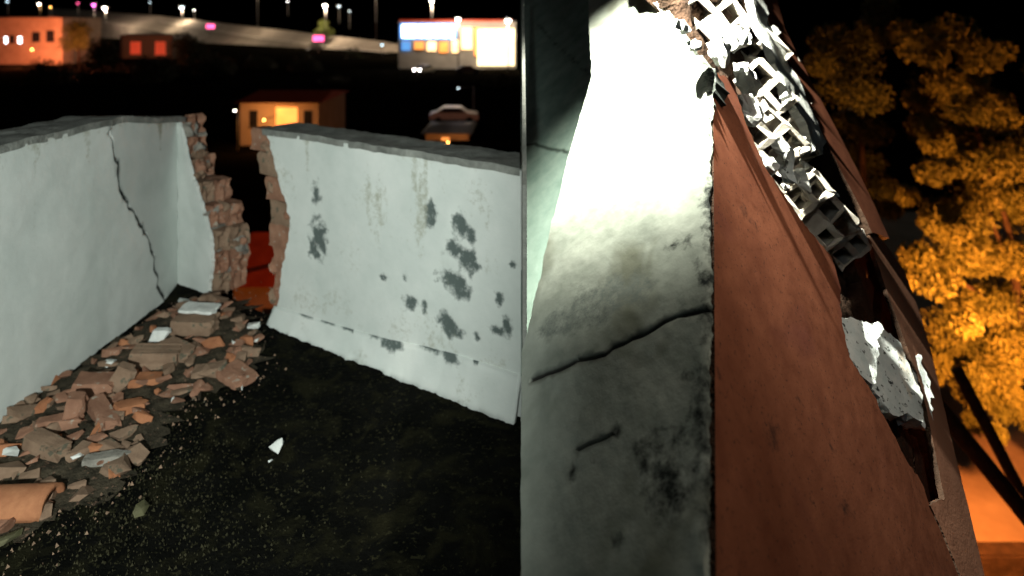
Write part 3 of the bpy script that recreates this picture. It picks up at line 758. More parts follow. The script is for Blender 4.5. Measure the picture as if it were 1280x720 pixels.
def cop_disp(P):
    h = fnoise(P, 6, 3, 4) * 0.004 + fnoise(P, 50, 1, 3) * 0.0012 - cop_patch(P) * 0.002
    d = np.minimum(seg_dist(cop_crack, P, False), seg_dist(cop_crack2, P, False) + 0.001)
    h = h - np.clip(1 - d / 0.005, 0, 1) * 0.007
    h = h - np.clip(1 + P[:, 1] / 0.012, 0, 1) ** 2 * 0.008 - np.clip(edge_mould(P), 0, 1) * fnoise(P, 60, 11, 3) * 0.004
    return h
cex = np.vstack([crack_pts(cop_crack, (-0.006, -0.003, 0, 0.003, 0.006), 0.006), crack_pts(cop_crack2, (-0.004, 0, 0.004), 0.006)])
sheet('coping', cop_out, RP, RA, RB, -RN, 0.0085, 0.05, 'coping', raked, cop_disp, {'patch': cop_patch, 'mould': cop_mould, 'crack': cop_cr}, cex)
# --- lower floor beside the coping
fl_dn = 0.45
fpx = [(651.3, 470), (651.3, -90), (860, -90), (860, 60), (800, 300), (700, 470)]
fl_out = outline([(*on_cop(a, b, fl_dn), 0) for a, b in fpx], 0.04)
fcr = wander([on_cop(*q, fl_dn) for q in ((651.3, 180), (672, 181), (690, 187), (712, 191))], 0.010, 0.02, 2.0)
fcr2 = wander([on_cop(*q, fl_dn) for q in ((672, 30), (690, 50), (715, 74), (738, 94))], 0.012, 0.03, 6.0)
sheet('inner_floor', fl_out, RP + RN * fl_dn, RA, RB, -RN, 0.02, 0.05, 'green_floor', raked,
      lambda P: fnoise(P, 5, 3, 4) * 0.004, {'crack': lambda P: np.clip(np.maximum(1.2 - seg_dist(fcr, P, False) / 0.011, 0.9 - seg_dist(fcr2, P, False) / 0.010), 0, 1)}, crack_pts(fcr, (-0.014, -0.006, 0, 0.006, 0.014), 0.012))
# thin plate added on the open side to block torch light going left
uo = []
for yy in (1.46, 2.75):
    zt = CZ + (RN[1] * yy - (np.dot(RN, RP - EYE) - 0.24)) / -RN[2]
    for zz in (float(zt), FLOOR_Z - 0.2):
        for x in (0.004, 0.014): uo.append((x, yy, zz))
pyd('torch_blocker', uo, [(0, 1, 3, 2), (4, 6, 7, 5), (0, 2, 6, 4), (1, 5, 7, 3), (0, 4, 5, 1), (2, 3, 7, 6)], 'wall_top', raked)
# --- brown outer face: u = along, v = down, front +RB
L_edge = [(892, 90), (915, 98), (930, 148), (958, 212), (985, 250), (1003, 276), (1040, 322), (1050, 355), (1052, 400), (1062, 445), (1085, 482), (1105, 520), (1130, 568), (1150, 600), (1162, 628)]
R_edge = [(1181, 624), (1170, 570), (1160, 520), (1148, 470), (1135, 438), (1122, 400), (1108, 362), (1094, 320), (1086, 290)]
br_px = [(879, 860, 0), (881, 720, 0), (885, 580, 0), (884, 480, 0), (888, 380, 0), (886, 280, 0), (887, 200, 0), (889, 140, 0)] + [(a, b, 0.010) for a, b in L_edge] + [(1180, 668, 0.004), (1203, 726, 0), (1222, 800, 0), (1235, 860, 0)]
def face_mask(P):
    sp = px_blobs([(935, 268, 8, 5), (920, 425, 3, 6), (965, 545, 14, 6), (1058, 635, 10, 10), (900, 470, 5, 20), (905, 600, 4, 10), (1000, 500, 5, 3), (1040, 560, 4, 4)], on_face)
    em = np.clip(0.25 - P[:, 1] / 0.03 + fnoise(P, 22, 9, 5) * 0.7, 0, 1)
    return np.maximum(blobs(P, sp, 0.7, 4.0, 26, 1.6) * 0.75, em)
def face_disp(P): return fnoise(P, 70, 2, 3) * 0.00035
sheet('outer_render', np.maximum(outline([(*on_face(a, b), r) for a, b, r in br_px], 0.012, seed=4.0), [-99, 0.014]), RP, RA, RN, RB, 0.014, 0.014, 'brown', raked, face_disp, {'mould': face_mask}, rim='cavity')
# --- far side of the breach: strip with lamplight put into its colour and the thin brown edge above it
strip_px = [(1203, 726, 0), (1180, 668, 0.004), (1162, 630, 0.005)] + [(a, b, 0.004) for a, b in R_edge] + [(1104, 300, 0.003), (1130, 338, 0.002), (1150, 392, 0.002), (1164, 440, 0.003), (1192, 560, 0.002), (1212, 640, 0), (1231, 720, 0), (1265, 860, 0), (1236, 860, 0), (1222, 800, 0)]
sheet('loosened_render_strip', outline([(*on_face(a, b, 0.004), r) for a, b, r in strip_px], 0.014, seed=6.0), RP + RB * 0.004, RA, RN, RB, 0.022, 0.014, 'pink', raked, lambda P: fnoise(P, 60, 3, 3) * 0.0004, rim='cavity')
edge_px = [(940, -60, 0), (962, 30, 0.006), (1002, 112, 0.006), (1031, 182, 0.008), (1046, 212, 0.010), (1068, 256, 0.010), (1084, 292, 0.004), (1104, 300, 0.003), (1088, 262, 0.003), (1072, 226, 0.003), (1046, 172, 0.003), (1012, 104, 0.003), (980, 36, 0.003), (955, -60, 0)]
sheet('far_render_edge', outline([(*on_face(a, b, 0.0), r) for a, b, r in edge_px], 0.02, seed=7.0), RP, RA, RN, RB, 0.03, 0.09, 'brown', raked, lambda P: fnoise(P, 40, 3, 3) * 0.0004 + 0.03 * (P[:, 1] - 0.45), {'mould': lambda P: np.zeros(len(P))}, rim='cavity')
# --- cavity: recessed dark masonry behind the breach, a solid slab reaching behind both renders
cav_px = [(800, -80), (838, -10), (880, 80), (900, 130), (940, 230), (1000, 300), (1030, 400), (1080, 520), (1150, 650), (1215, 860), (1262, 850), (1195, 600), (1160, 470), (1118, 350), (1078, 262), (1005, 130), (955, 20), (935, -80)]
cav = outline([(*on_face(a, b, -0.12), 0.0) for a, b in cav_px], 0.04)
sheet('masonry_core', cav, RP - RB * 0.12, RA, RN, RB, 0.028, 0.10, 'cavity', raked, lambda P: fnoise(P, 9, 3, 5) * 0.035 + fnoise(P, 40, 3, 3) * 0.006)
# body under the coping and behind the render, down to the terrace
body = outline([(*on_face(a, b, -0.05), 0) for a, b in ((880, 860), (886, 500), (888, 200), (892, 110), (930, 200), (1000, 320), (1030, 420), (1100, 560), (1150, 660), (1210, 860))], 0.05)
body[:, 1] = np.maximum(body[:, 1], 0.055)
sheet('wall_body', body, RP - RB * 0.05, RA, RN, RB, 0.06, 0.30, 'mortar', raked, None, smooth=False)

bm = bmesh.new(); box_bm(bm, rw(1.2, -0.335, 0.66), (3.4, 0.17, 1.16), frame3(RA, RB, RN)); bm_obj('inner_light_stop', bm, 'cavity', raked)  # slab added under the coping; stops torch light leaking through the tear
# --- hollow blocks torn open in the breach
def face_frame(rot, tilt=0.0, tip=0.0):
    """x, y in the outer face turned by rot; z outwards"""
    x = RA * math.cos(rot) + RN * math.sin(rot); y = np.cross(RB, x)
    return frame3(x, y, RB) @ Euler((tilt, tip, 0)).to_matrix()
def block(px, py, la, L, Wd, H, nx, ny, rot, tilt, tip, seed, chip, mat='block', wall=0.012):
    p = hit(px, py, RP + RB * la, RB)
    me = hollow_mesh('hollow_block', L, Wd, H, nx, ny, wall, seed, chip, 0.0015)
    return place('hollow_block', me, p, face_frame(rot, tilt, tip), mat, raked)
for i, (px, py, la, L, Wd, nx, ny, jit) in enumerate((
        (872, 14, -0.11, 0.24, 0.22, 3, 3, 0.0), (908, -28, -0.14, 0.26, 0.22, 3, 3, 0.1), (946, 58, -0.07, 0.20, 0.14, 2, 2, 0.15), (966, 62, -0.07, 0.18, 0.08, 3, 1, -0.1),
        (950, 112, -0.08, 0.20, 0.14, 2, 2, 0.05), (976, 116, -0.08, 0.18, 0.09, 3, 1, 0.1), (960, 168, -0.07, 0.20, 0.14, 2, 2, 0.1), (988, 176, -0.08, 0.16, 0.09, 2, 1, -0.15),
        (992, 224, -0.07, 0.18, 0.14, 2, 2, 0.0), (1018, 262, -0.07, 0.20, 0.15, 3, 2, 0.05), (1038, 286, -0.09, 0.20, 0.13, 3, 2, 0.0))):
    zd = unit(-0.75 * RA - 0.35 * RN + 0.40 * RB); xd = unit(RN - zd * (RN @ zd)); yd = np.cross(zd, xd)
    p = hit(px, py, RP + RB * la, RB)
    me = hollow_mesh('hollow_block', L, Wd, 0.14, nx, ny, 0.015, 30 + i, 0.11 if i > 1 else 0.03, 0.004)
    place('hollow_block', me, p, frame3(xd, yd, zd) @ Euler((jit * .5, jit * .4, jit)).to_matrix(), 'block', raked)
# mortar and plaster lumps clinging to the blocks
def lump(name, px, py, la, size, mat, rot, seed, n=16, tilt=0.0):
    p = hit(px, py, RP + RB * la, RB)
    me = rubble_mesh(name, size, seed)
    return place(name, me, p, face_frame(rot, tilt), mat, raked)
for i, (px, py, la, sz, mt, rt) in enumerate((
        (922, 48, 0.005, (0.14, 0.10, 0.05), 'plaster_bit', 0.9), (900, 66, 0.0, (0.12, 0.07, 0.05), 'plaster_bit', 0.3), (934, 104, 0.0, (0.06, 0.16, 0.06), 'plaster_bit', 0.15),
        (938, 136, 0.005, (0.07, 0.10, 0.05), 'plaster_bit', 0.6), (976, 186, 0.0, (0.06, 0.06, 0.05), 'plaster_bit', 0.2), (961, 206, 0.0, (0.06, 0.05, 0.04), 'plaster_bit', 0.8), (1000, 178, 0.0, (0.05, 0.05, 0.04), 'plaster_bit', 0.1),
        (984, 206, -0.02, (0.12, 0.10, 0.05), 'flaked', 0.5), (1004, 226, -0.01, (0.10, 0.045, 0.035), 'plaster_bit', -0.3), (982, 236, -0.005, (0.06, 0.035, 0.03), 'plaster_bit', 0.5), (1008, 206, -0.01, (0.05, 0.035, 0.03), 'plaster_bit', 0.9),
        (868, 58, 0.0, (0.10, 0.04, 0.03), 'plaster_bit', 0.4), (850, 34, -0.01, (0.09, 0.05, 0.03), 'plaster_bit', 0.5), (968, 40, 0.0, (0.07, 0.05, 0.04), 'plaster_bit', 0.7))):
    lump('mortar_lump', px, py, la, sz, mt, rt, 60 + i)
lump('loose_plaster', 1038, 243, -0.02, (0.075, 0.045, 0.03), 'plaster_bit', 0.75, 91)
# white plaster skin along the far edge of the breach
wp = [(930, -60, 0.0), (938, 0, 0.010), (956, 44, 0.010), (976, 92, 0.012), (992, 128, 0.012), (1008, 160, 0.012), (1016, 184, 0.014), (1030, 188, 0.006), (1031, 176, 0.003), (1002, 110, 0.003), (962, 28, 0.003), (941, -60, 0)]
sheet('plaster_skin', outline([(*on_face(a, b, 0.008), r) for a, b, r in wp], 0.010, seed=9.0), RP + RB * 0.008, RA, RN, RB, 0.02, 0.03, 'plaster_bit', raked, lambda P: fnoise(P, 9, 3, 4) * 0.012)
# yellow mortar fin between the cells
# flaked pale plaster left standing in the lower breach: three pieces
for k, (poly, la) in enumerate((([(1052, 398), (1074, 400), (1088, 408), (1090, 440), (1091, 478), (1082, 470), (1066, 436)], -0.012),
                                ([(1090, 406), (1108, 416), (1118, 436), (1126, 462), (1138, 500), (1140, 524), (1118, 514), (1104, 484), (1092, 450)], -0.022),
                                ([(1130, 438), (1142, 444), (1152, 480), (1163, 538), (1144, 526), (1136, 490)], -0.008))):
    sheet('flaked_plaster', outline([(*on_face(a, b, la), 0.012) for a, b in poly], 0.010, seed=20.0 + k), RP + RB * la, RA, RN, RB, 0.010, 0.03, 'flaked', raked,
          lambda P: fnoise(P, 22, 3 + k, 4) * 0.004 + fnoise(P, 70, 3, 3) * 0.002 + 0.30 * (P[:, 1] - P[:, 1].mean()))
# splintered brick rows at the breach's lower end and dark bricks in the cavity
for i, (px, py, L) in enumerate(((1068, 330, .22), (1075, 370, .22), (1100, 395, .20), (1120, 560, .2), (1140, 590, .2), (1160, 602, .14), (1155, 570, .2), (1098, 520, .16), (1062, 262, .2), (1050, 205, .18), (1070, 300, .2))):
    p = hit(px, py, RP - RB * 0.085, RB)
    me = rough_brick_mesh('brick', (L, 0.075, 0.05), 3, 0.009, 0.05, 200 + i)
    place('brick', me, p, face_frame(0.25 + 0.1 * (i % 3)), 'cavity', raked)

# ================================================================== TREES
def leaf_cloud(name, clumps, per, size, mat, parent, seed, droop=0.3):
    r = np.random.default_rng(seed); V = []; F = []
    for (c, rad) in clumps:
        c = np.asarray(c); n = int(per)
        d = r.normal(0, 1, (n, 3)); d /= np.linalg.norm(d, axis=1)[:, None]
        pos = c + d * (r.random((n, 1)) ** 0.45) * np.asarray(rad)
        for q in pos:
            u = unit(r.normal(0, 0.75, 3) + vec(0.55, -0.1, -1.0) * droop * 1.6); w = unit(np.cross(u, r.normal(0, 1, 3)))
            L = size * r.uniform(0.6, 1.4); b = len(V)
            V += [q - u * L * .5, q + w * L * .14, q + u * L * .5, q - w * L * .14]
            F.append((b, b + 1, b + 2, b + 3))
    return pyd(name, V, F, mat, parent)
def limb(bm, p, q, r0, r1, n=8, seg=5, wob=0.03):
    p, q = np.asarray(p, float), np.asarray(q, float); ax = unit(q - p); u = unit(np.cross(ax, vec(0.3, 0.9, 0.1))); w = np.cross(ax, u); prev = None
    for i in range(seg + 1):
        t = i / seg; c = p + (q - p) * t + (u * math.sin(t * 5 + p[0]) + w * math.sin(t * 3.3 + p[1])) * wob * math.sin(t * math.pi)
        rr = r0 + (r1 - r0) * t
        ring = [bm.verts.new(c + (u * math.cos(2 * math.pi * k / n) + w * math.sin(2 * math.pi * k / n)) * rr * (1 + 0.12 * noise.noise(Vector((k * 1.3, t * 4, p[0]))))) for k in range(n)]
        if prev:
            for k in range(n): bm.faces.new((prev[k], prev[(k + 1) % n], ring[(k + 1) % n], ring[k]))
        else: bm.faces.new(ring[::-1])
        prev = ring
    bm.faces.new(prev)
def clumps_px(lst, D, jit=0.5):
    """(px, py, radius px, dD) -> clumps at their own distance"""
    out = []
    for x, y, rp, dD in lst:
        d = D + dD; rad = rp / FPX * d; out.append((at(x, y, d), (rad, rad * 1.1, rad * 0.85)))
    return out
E1 = 10.5
tree = empty('leafy_tree', (at(1330, 700, E1)[0], E1, 0.0), 'tall leafy tree lit orange by the street lamp, right of the wall', 'tree')
cl = []
for x, y, rp in ((1150, 60, 34), (1190, 40, 36), (1225, 70, 34), (1170, 110, 40), (1215, 130, 42), (1160, 160, 34), (1250, 150, 30), (1200, 190, 44), (1250, 205, 40), (1165, 215, 26), (1290, 190, 40), (1225, 245, 48),
                 (1175, 265, 30), (1270, 265, 44), (1190, 310, 44), (1240, 320, 46), (1290, 330, 46), (1145, 320, 28), (1170, 350, 36), (1215, 375, 44), (1265, 390, 46), (1180, 410, 36), (1230, 430, 40), (1285, 440, 40), (1200, 450, 34),
                 (1250, 475, 40), (1215, 490, 28), (1290, 500, 36), (1170, 455, 24), (1320, 250, 60), (1330, 400, 70), (1130, 350, 18), (1255, 510, 26), (1310, 90, 30)):
    cl.append((x, y, rp * 0.80, random.uniform(-0.7, 0.9)))
    cl.append((x + random.uniform(-34, 34), y + random.uniform(-30, 30), rp * 0.6, random.uniform(-0.2, 1.2)))
    cl.append((x + random.uniform(-30, 30), y + random.uniform(-28, 34), rp * 0.5, random.uniform(-0.9, 0.9)))
leaf_cloud('crown', clumps_px(cl, E1), 720, 0.098, 'leaf', tree, 5, 0.6)
bm = bmesh.new()
limb(bm, vec(at(1330, 700, E1)[0], E1, 0), at(1290, 440, E1), 0.17, 0.10, 9, 7, 0.08)
bm_obj('trunk', bm, 'bark', tree, True)
bm = bmesh.new()
for q in ((1180, 330), (1235, 260), (1215, 140), (1280, 360)):
    limb(bm, at(1290, 445, E1), at(q[0], q[1], E1), 0.07, 0.02, 7, 6, 0.12)
bm_obj('branches', bm, 'bark', tree, True)
E2 = 12.5
tree2 = empty('dim_tree', (at(1075, 560, E2)[0], E2, 0.0), 'dim tree with darkened leaf colour behind the torn wall, left of the orange tree', 'tree')
cl = [(x, y, rp, random.uniform(-.6, .8)) for x, y, rp in ((1040, 50, 28), (1070, 75, 34), (1095, 40, 28), (1050, 110, 32), (1085, 120, 30), (1025, 80, 20), (1065, 155, 26), (1090, 165, 24), (1085, 205, 22), (1105, 235, 20), (1060, 190, 18), (1110, 260, 18), (1100, 10, 22))]
leaf_cloud('crown', clumps_px(cl, E2), 1100, 0.085, 'dimmed_leaf', tree2, 6, 0.5)
bm = bmesh.new(); limb(bm, at(1075, 560, E2) * vec(1, 1, 0), at(1075, 150, E2), 0.14, 0.05, 8, 6, 0.1); bm_obj('trunk', bm, 'bark', tree2, True)
# low wall closing the street at the bottom right
bm = bmesh.new(); c = floor_at(1262, 706, 0.0); box_bm(bm, (c[0] + 2.0, 10.0, 0.37), (7.0, 0.3, 0.76)); 
bmesh.ops.bevel(bm, geom=bm.edges[:], offset=0.03, segments=2, affect='EDGES')
tag(bm_obj('kerb_wall', bm, 'bark'), 'low dark wall across the lit street at the lower right', 'wall', kind='thing')
# orange street lamp just out of frame to the right
def street_lamp(base, h, arm, label, power, color, mat, head=0.25, post=0.05, group='street lamps', light=True, r=0.12):
    t = empty('street_lamp', base, label, 'lamp', group)
    b = vec(*base); bm = bmesh.new(); limb(bm, b, b + vec(0, 0, h), post, post * .6, 8, 3, 0); bm_obj('post', bm, 'metal', t, True)
    bm = bmesh.new(); limb(bm, b + vec(0, 0, h - .05), b + vec(arm[0], arm[1], h + .1), post * .5, post * .4, 8, 3, 0); bm_obj('arm', bm, 'metal', t, True)
    c = b + vec(arm[0], arm[1], h + .06)
    bm = bmesh.new(); box_bm(bm, c + vec(0, 0, head * .25), (head * 1.6, head, head * .3)); bmesh.ops.bevel(bm, geom=bm.edges[:], offset=head * .1, segments=2, affect='EDGES'); bm_obj('lamp_housing', bm, 'metal', t)
    bm = bmesh.new(); bmesh.ops.create_uvsphere(bm, u_segments=12, v_segments=8, radius=head * .42); bmesh.ops.translate(bm, verts=bm.verts, vec=Vector(c)); bm_obj('lamp_glass', bm, mat, t, True)
    if light:
        l = point('street_lamp_light', c - vec(0, 0, head * .6), power, color, r); 
    return t
lp = at(1365, 520, E1 - 2.8)
street_lamp((lp[0], lp[1], 0), lp[2], (-.35, .3), 'orange street lamp beside the leafy tree, beyond the right edge', 6400, (1.0, 0.26, 0.045), 'lamp_orange')

for (q0, q1, r0, r1, lab) in (((1340, 735), (1196, 462), 0.062, 0.050, 'thin dark leaning pole, the upper of two crossing the lit street'),
                              ((1370, 752), (1150, 480), 0.078, 0.070, 'thicker dark leaning pole, the lower of two crossing the lit street')):
    bm = bmesh.new(); D0 = 5.6 if r0 < 0.07 else 5.2
    p0_, p1_ = at(*q0, D0), at(*q1, D0 + 0.1); foot = p1_ + (p0_ - p1_) * (p1_[2] + 0.1) / (p1_[2] - p0_[2])     # down to the ground
    limb(bm, foot, p1_, r0, r1, 10, 6, 0.0)
    tag(bm_obj('leaning_pole', bm, 'bark', None, True), lab, 'pole', 'leaning poles over the street', 'thing')

# ================================================================== THE CITY BEYOND (left)
def bx(name, x0, x1, y0, y1, z0, z1, mat, parent, bevel=0.0):
    bm = bmesh.new(); box_bm(bm, ((x0 + x1) / 2, (y0 + y1) / 2, (z0 + z1) / 2), (x1 - x0, y1 - y0, z1 - z0))
    if bevel: bmesh.ops.bevel(bm, geom=bm.edges[:], offset=bevel, segments=1, affect='EDGES')
    return bm_obj(name, bm, mat, parent)
def X(px, D): return (px - PX) / FPX * D
def Zz(py, D): return CZ - (py - PY) / FPX * D
# raised road running from the far left down to the shop
rd = [(60, 10, 18, 360), (120, 14, 26, 330), (200, 20, 40, 290), (260, 27, 55, 250), (330, 35, 70, 215), (400, 43, 80, 190), (480, 52, 91, 165), (560, 68, 103, 140), (610, 82, 108, 125), (655, 94, 112, 112)]
rv = []; rfc = []
for i, (px, yt, yb, D) in enumerate(rd):
    a = at(px, yb, D); b = at(px, yt, D + 26); rv += [a + vec(0, 0, -8), a, a + (b - a) * .5, b, b + vec(0, 6, -9)]
for i in range(len(rd) - 1):
    for j in range(4): k = i * 5 + j; rfc.append((k, k + 5, k + 6, k + 1))
pyd('road', rv, rfc, 'road')['kind'] = 'structure'
# kerb line and guard rail along it
gr = empty('guard_rail', at(400, 60, 196), 'pale guard rail running along the raised road', 'railing')
bm = bmesh.new()
for i in range(2, len(rd) - 2):
    p = rv[i * 5 + 2] + vec(0, 0, 1.0); q = rv[i * 5 + 7] + vec(0, 0, 1.0); limb(bm, p, q, 0.16, 0.16, 4, 1, 0)
bm_obj('rail', bm, 'stucco_pale', gr)
for i in range(2, len(rd) - 2):
    for t in (0, .5):
        p = rv[i * 5 + 2] * (1 - t) + rv[i * 5 + 7] * t; bm = bmesh.new(); limb(bm, p - vec(0, 0, .3), p + vec(0, 0, 1.0), 0.10, 0.10, 4, 1, 0); bm_obj('post', bm, 'metal', gr)
SOD = (1.0, 0.50, 0.16); WARM = (1.0, 0.78, 0.55)
for px, py, D, h, lab, pw, colr, mt, hd in (
        (540, 1, 154, 13, 'tall white street lamp above the glowing shop sign', 15000, WARM, 'lamp_white', 0.9),
        (407, 7, 203, 12, 'white street lamp on the raised road above the dark tree', 17000, WARM, 'lamp_white', 1.1),
        (228, 9, 288, 12, 'pale blue street lamp far along the raised road', 17000, WARM, 'lamp_cyan', 1.8),
        (132, 10, 300, 11, 'bright yellow white lamp at the far left end of the road', 20000, WARM, 'lamp_white', 1.8),
        (118, 6, 302, 11, 'magenta lamp next to the bright yellow white lamp', 900, (1, .2, .8), 'lamp_magenta', 1.6),
        (50, 5, 250, 11, 'small warm lamp above the orange building at the far left', 2500, SOD, 'lamp_white', 0.9),
        (470, -16, 181, 15, 'tall lamp post added to brighten the road, head above the picture', 17000, WARM, 'lamp_white', 0.9),  # unseen head, added to brighten the road
        (322, -14, 236, 15, 'distant lamp post added to brighten the road left of the white lamp, head above the picture', 17000, WARM, 'lamp_white', 0.9),  # second lamp added for the road, head out of view
        (573, 24, 114, 9, 'white flood lamp at the middle of the shop roof', 2500, WARM, 'lamp_white', 0.9),
        (635, 26, 113, 9, 'bright white lamp at the right corner of the shop', 2500, WARM, 'lamp_white', 1.1)):
    b = at(px, py, D); street_lamp((b[0], b[1], b[2] - h), h, (0.0, -0.6), lab, pw, colr, mt, hd, 0.14, 'street lamps of the city', True, 0.4)
for px, py, D, lab in ((263, 33, 236, 'pink lit sign left of the white lamp on the road'), (398, 48, 178, 'pink lit sign below the white road lamp')):
    t = empty('lit_sign', at(px, py, D) - vec(0, 0, 4), lab, 'sign', 'pink signs along the road'); c = at(px, py, D)
    bx('sign_panel', c[0] - 1.5, c[0] + 1.5, c[1] - .1, c[1] + .1, c[2] - .8, c[2] + .8, 'lamp_pink', t, 0.05); bx('post', c[0] - .1, c[0] + .1, c[1] - .08, c[1] + .08, c[2] - 4, c[2] - .8, 'metal', t)
# shop with its glowing front
SD = 118.0
shop = empty('shop', (X(570, SD), SD, 0), 'brightly lit shop with white glowing sign band and blazing right front', 'building')
bx('wall', X(498, SD), X(645, SD), SD, SD + 14, 0, Zz(27, SD), 'stucco_pale', shop)
bx('roof_edge', X(500, SD), X(640, SD), SD - .5, SD - .02, Zz(27, SD) , Zz(27, SD) + .35, 'red_window', shop)
sg = [(503, 521), (524, 529), (531, 541), (543, 551), (553, 560), (562, 568)]
for i, (a, b) in enumerate(sg): bx('sign_panel', X(a, SD), X(b, SD), SD - .55, SD - .25, Zz(47, SD), Zz(31, SD), 'white_sign', shop, 0.05)
bx('sign_backing', X(500, SD), X(571, SD), SD - .22, SD - .02, Zz(49, SD), Zz(29, SD), 'blue_sign', shop)
bx('blue_panel', X(502, SD), X(513, SD), SD - .3, SD - .03, Zz(63, SD), Zz(52, SD), 'blue_sign', shop)
for a, b, y0, y1, mt in ((518, 530, 62, 52, 'orange_window'), (534, 545, 64, 52, 'warm_front'), (549, 560, 66, 52, 'orange_window'), (565, 574, 66, 50, 'warm_front'), (577, 590, 62, 34, 'warm_front'), (593, 600, 70, 34, 'orange_window')):
    w = bx('window', X(a, SD), X(b, SD), SD - .12, SD - .03, Zz(y0, SD), Zz(y1, SD), mt, shop); bx('window_frame', X(a, SD) - .1, X(b, SD) + .1, SD - .2, SD - .13, Zz(y0, SD) - .2, Zz(y0, SD), 'frame', w)
M['blaze'] = glow('blazing_shop_front', (1.0, 0.80, 0.45), 3.5)
for a, b in ((597, 602), (603, 611), (612, 620), (621, 629), (630, 638), (639, 643)):
    bx('lit_front_panel', X(a, SD), X(b, SD), SD - .3, SD - .04, Zz(82, SD), Zz(36, SD), 'blaze', shop, 0.04)
# houses
def house(name, px0, px1, yt, yb, D, depth, label, wall, roof, wins, lamp=None, lampmat='lamp_orange', roofrise=0.0):
    t = empty(name, (X((px0 + px1) / 2, D), D, 0), label, 'building')
    z1 = Zz(yt, D); bx('wall', X(px0, D), X(px1, D), D, D + depth, -0.5, z1, wall, t)
    x0, x1 = X(px0, D) - .3, X(px1, D) + .3
    r = max(roofrise, 0.25)
    pyd('roof', [(x0, D - .4, z1), (x1, D - .4, z1), (x1, D + depth + .4, z1), (x0, D + depth + .4, z1), (x0 + .3, D + depth / 2, z1 + r), (x1 - .3, D + depth / 2, z1 + r)],
        [(0, 1, 5, 4), (2, 3, 4, 5), (1, 2, 5), (3, 0, 4), (0, 3, 2, 1)], roof, t)
    for a, b, y0, y1, mt in wins:
        w = bx('window', X(a, D), X(b, D), D - .05, D - .01, Zz(y0, D), Zz(y1, D), mt, t); bx('sill', X(a, D) - .06, X(b, D) + .06, D - .14, D - .06, Zz(y0, D) - .1, Zz(y0, D), 'frame', w)
    if lamp:
        px, py, dd, pw, col_ = lamp; p = at(px, py, D - dd); point('added_house_light', p, pw, col_, 0.2)  # lamp added to give the house front its glow
        bm = bmesh.new(); bmesh.ops.create_uvsphere(bm, u_segments=10, v_segments=6, radius=0.0011 * D); bmesh.ops.translate(bm, verts=bm.verts, vec=Vector(p)); bm_obj('added_house_lamp', bm, lampmat, t, True)
        bm = bmesh.new(); limb(bm, p, vec(p[0], D, p[2]), 0.04, 0.04, 6, 1, 0); bm_obj('lamp_arm', bm, 'metal', t)
    return t
OR = (1.0, 0.25, 0.10)
house('orange_building', -60, 78, 22, 82, 130, 12, 'orange lit building at the far left edge', 'stucco', 'frame',
      ((6, 9, 54, 46, 'white_sign'), (23, 27, 54, 46, 'white_sign'), (12, 18, 54, 44, 'dark_glass'), (40, 50, 52, 40, 'dark_glass'), (58, 68, 52, 38, 'dark_glass'), (-12, -4, 54, 44, 'dark_glass')), (40, 62, 9, 24000, OR))
house('dark_house', 150, 216, 44, 82, 150, 9, 'dark house with two dim red windows below the road', 'frame', 'frame', ((163, 176, 68, 52, 'red_window'), (194, 207, 69, 52, 'red_window')))
house('orange_house', 300, 398, 128, 200, 46, 7, 'low orange lit house seen just above the breach', 'stucco', 'roof',
      ((312, 322, 158, 138, 'dark_glass'), (345, 372, 160, 134, 'orange_window'), (380, 390, 160, 138, 'dark_glass')), (330, 150, 2.2, 420, (1.0, 0.40, 0.10)), roofrise=0.5)
house('small_house', 532, 586, 166, 240, 48, 5, 'small dim orange house behind the middle of the right parapet', 'stucco', 'frame', ((552, 562, 192, 172, 'orange_window'),), (560, 178, 2.0, 70, (1.0, 0.40, 0.10)))
house('red_roofed_shed', 292, 372, 352, 440, 18.5, 2.6, 'low red roofed shed seen through the bottom of the breach', 'stucco', 'roof', ((330, 342, 410, 385, 'dark_glass'),), (352, 352, 1.3, 4, (1.0, 0.16, 0.06)), roofrise=1.0)
# cars
def car(px, D, label, paint, yaw=0.0, lights=True, z0=0.0):
    c = vec(X(px, D), D, z0); t = empty('parked_car', c, label, 'car', 'cars parked near the shop')
    Rm = Matrix.Rotation(yaw, 4, 'Z'); T = Matrix.Translation(Vector(c)) @ Rm
    prof = [(-2.1, .35), (2.1, .35), (2.15, .75), (1.9, .9), (1.1, .98), (.55, 1.42), (-.9, 1.45), (-1.6, 1.0), (-2.1, .92)]
    bm = bmesh.new(); f = [bm.verts.new((x, -.82, z)) for x, z in prof]; g = [bm.verts.new((x, .82, z)) for x, z in prof]
    bm.faces.new(f); bm.faces.new(g[::-1]); n = len(prof)
    for i in range(n): bm.faces.new((f[i], g[i], g[(i + 1) % n], f[(i + 1) % n]))
    bmesh.ops.recalc_face_normals(bm, faces=bm.faces); bmesh.ops.bevel(bm, geom=bm.edges[:], offset=.05, segments=2, affect='EDGES'); bm.transform(T); bm_obj('body', bm, paint, t)
    for s_ in (-1, 1):
        bm = bmesh.new(); vv = [bm.verts.new((x, s_ * .835, z)) for x, z in ((.95, 1.0), (.5, 1.36), (-.85, 1.38), (-1.35, 1.02))]; bm.faces.new(vv); bm.transform(T); o = bm_obj('window', bm, 'dark_glass', t)
        for xw in (-1.35, 1.35):
            bm = bmesh.new(); bmesh.ops.create_cone(bm, cap_ends=True, segments=14, radius1=.32, radius2=.32, depth=.2); bm.transform(T @ Matrix.Translation((xw, s_ * .78, .32)) @ Matrix.Rotation(math.pi / 2, 4, 'X')); bm_obj('wheel', bm, 'tyre', t)
        bm = bmesh.new(); bmesh.ops.create_uvsphere(bm, u_segments=8, v_segments=6, radius=.17); bm.transform(T @ Matrix.Translation((2.1, s_ * .55, .72))); bm_obj('headlight', bm, 'lamp_white' if lights else 'dark_glass', t)
    return t
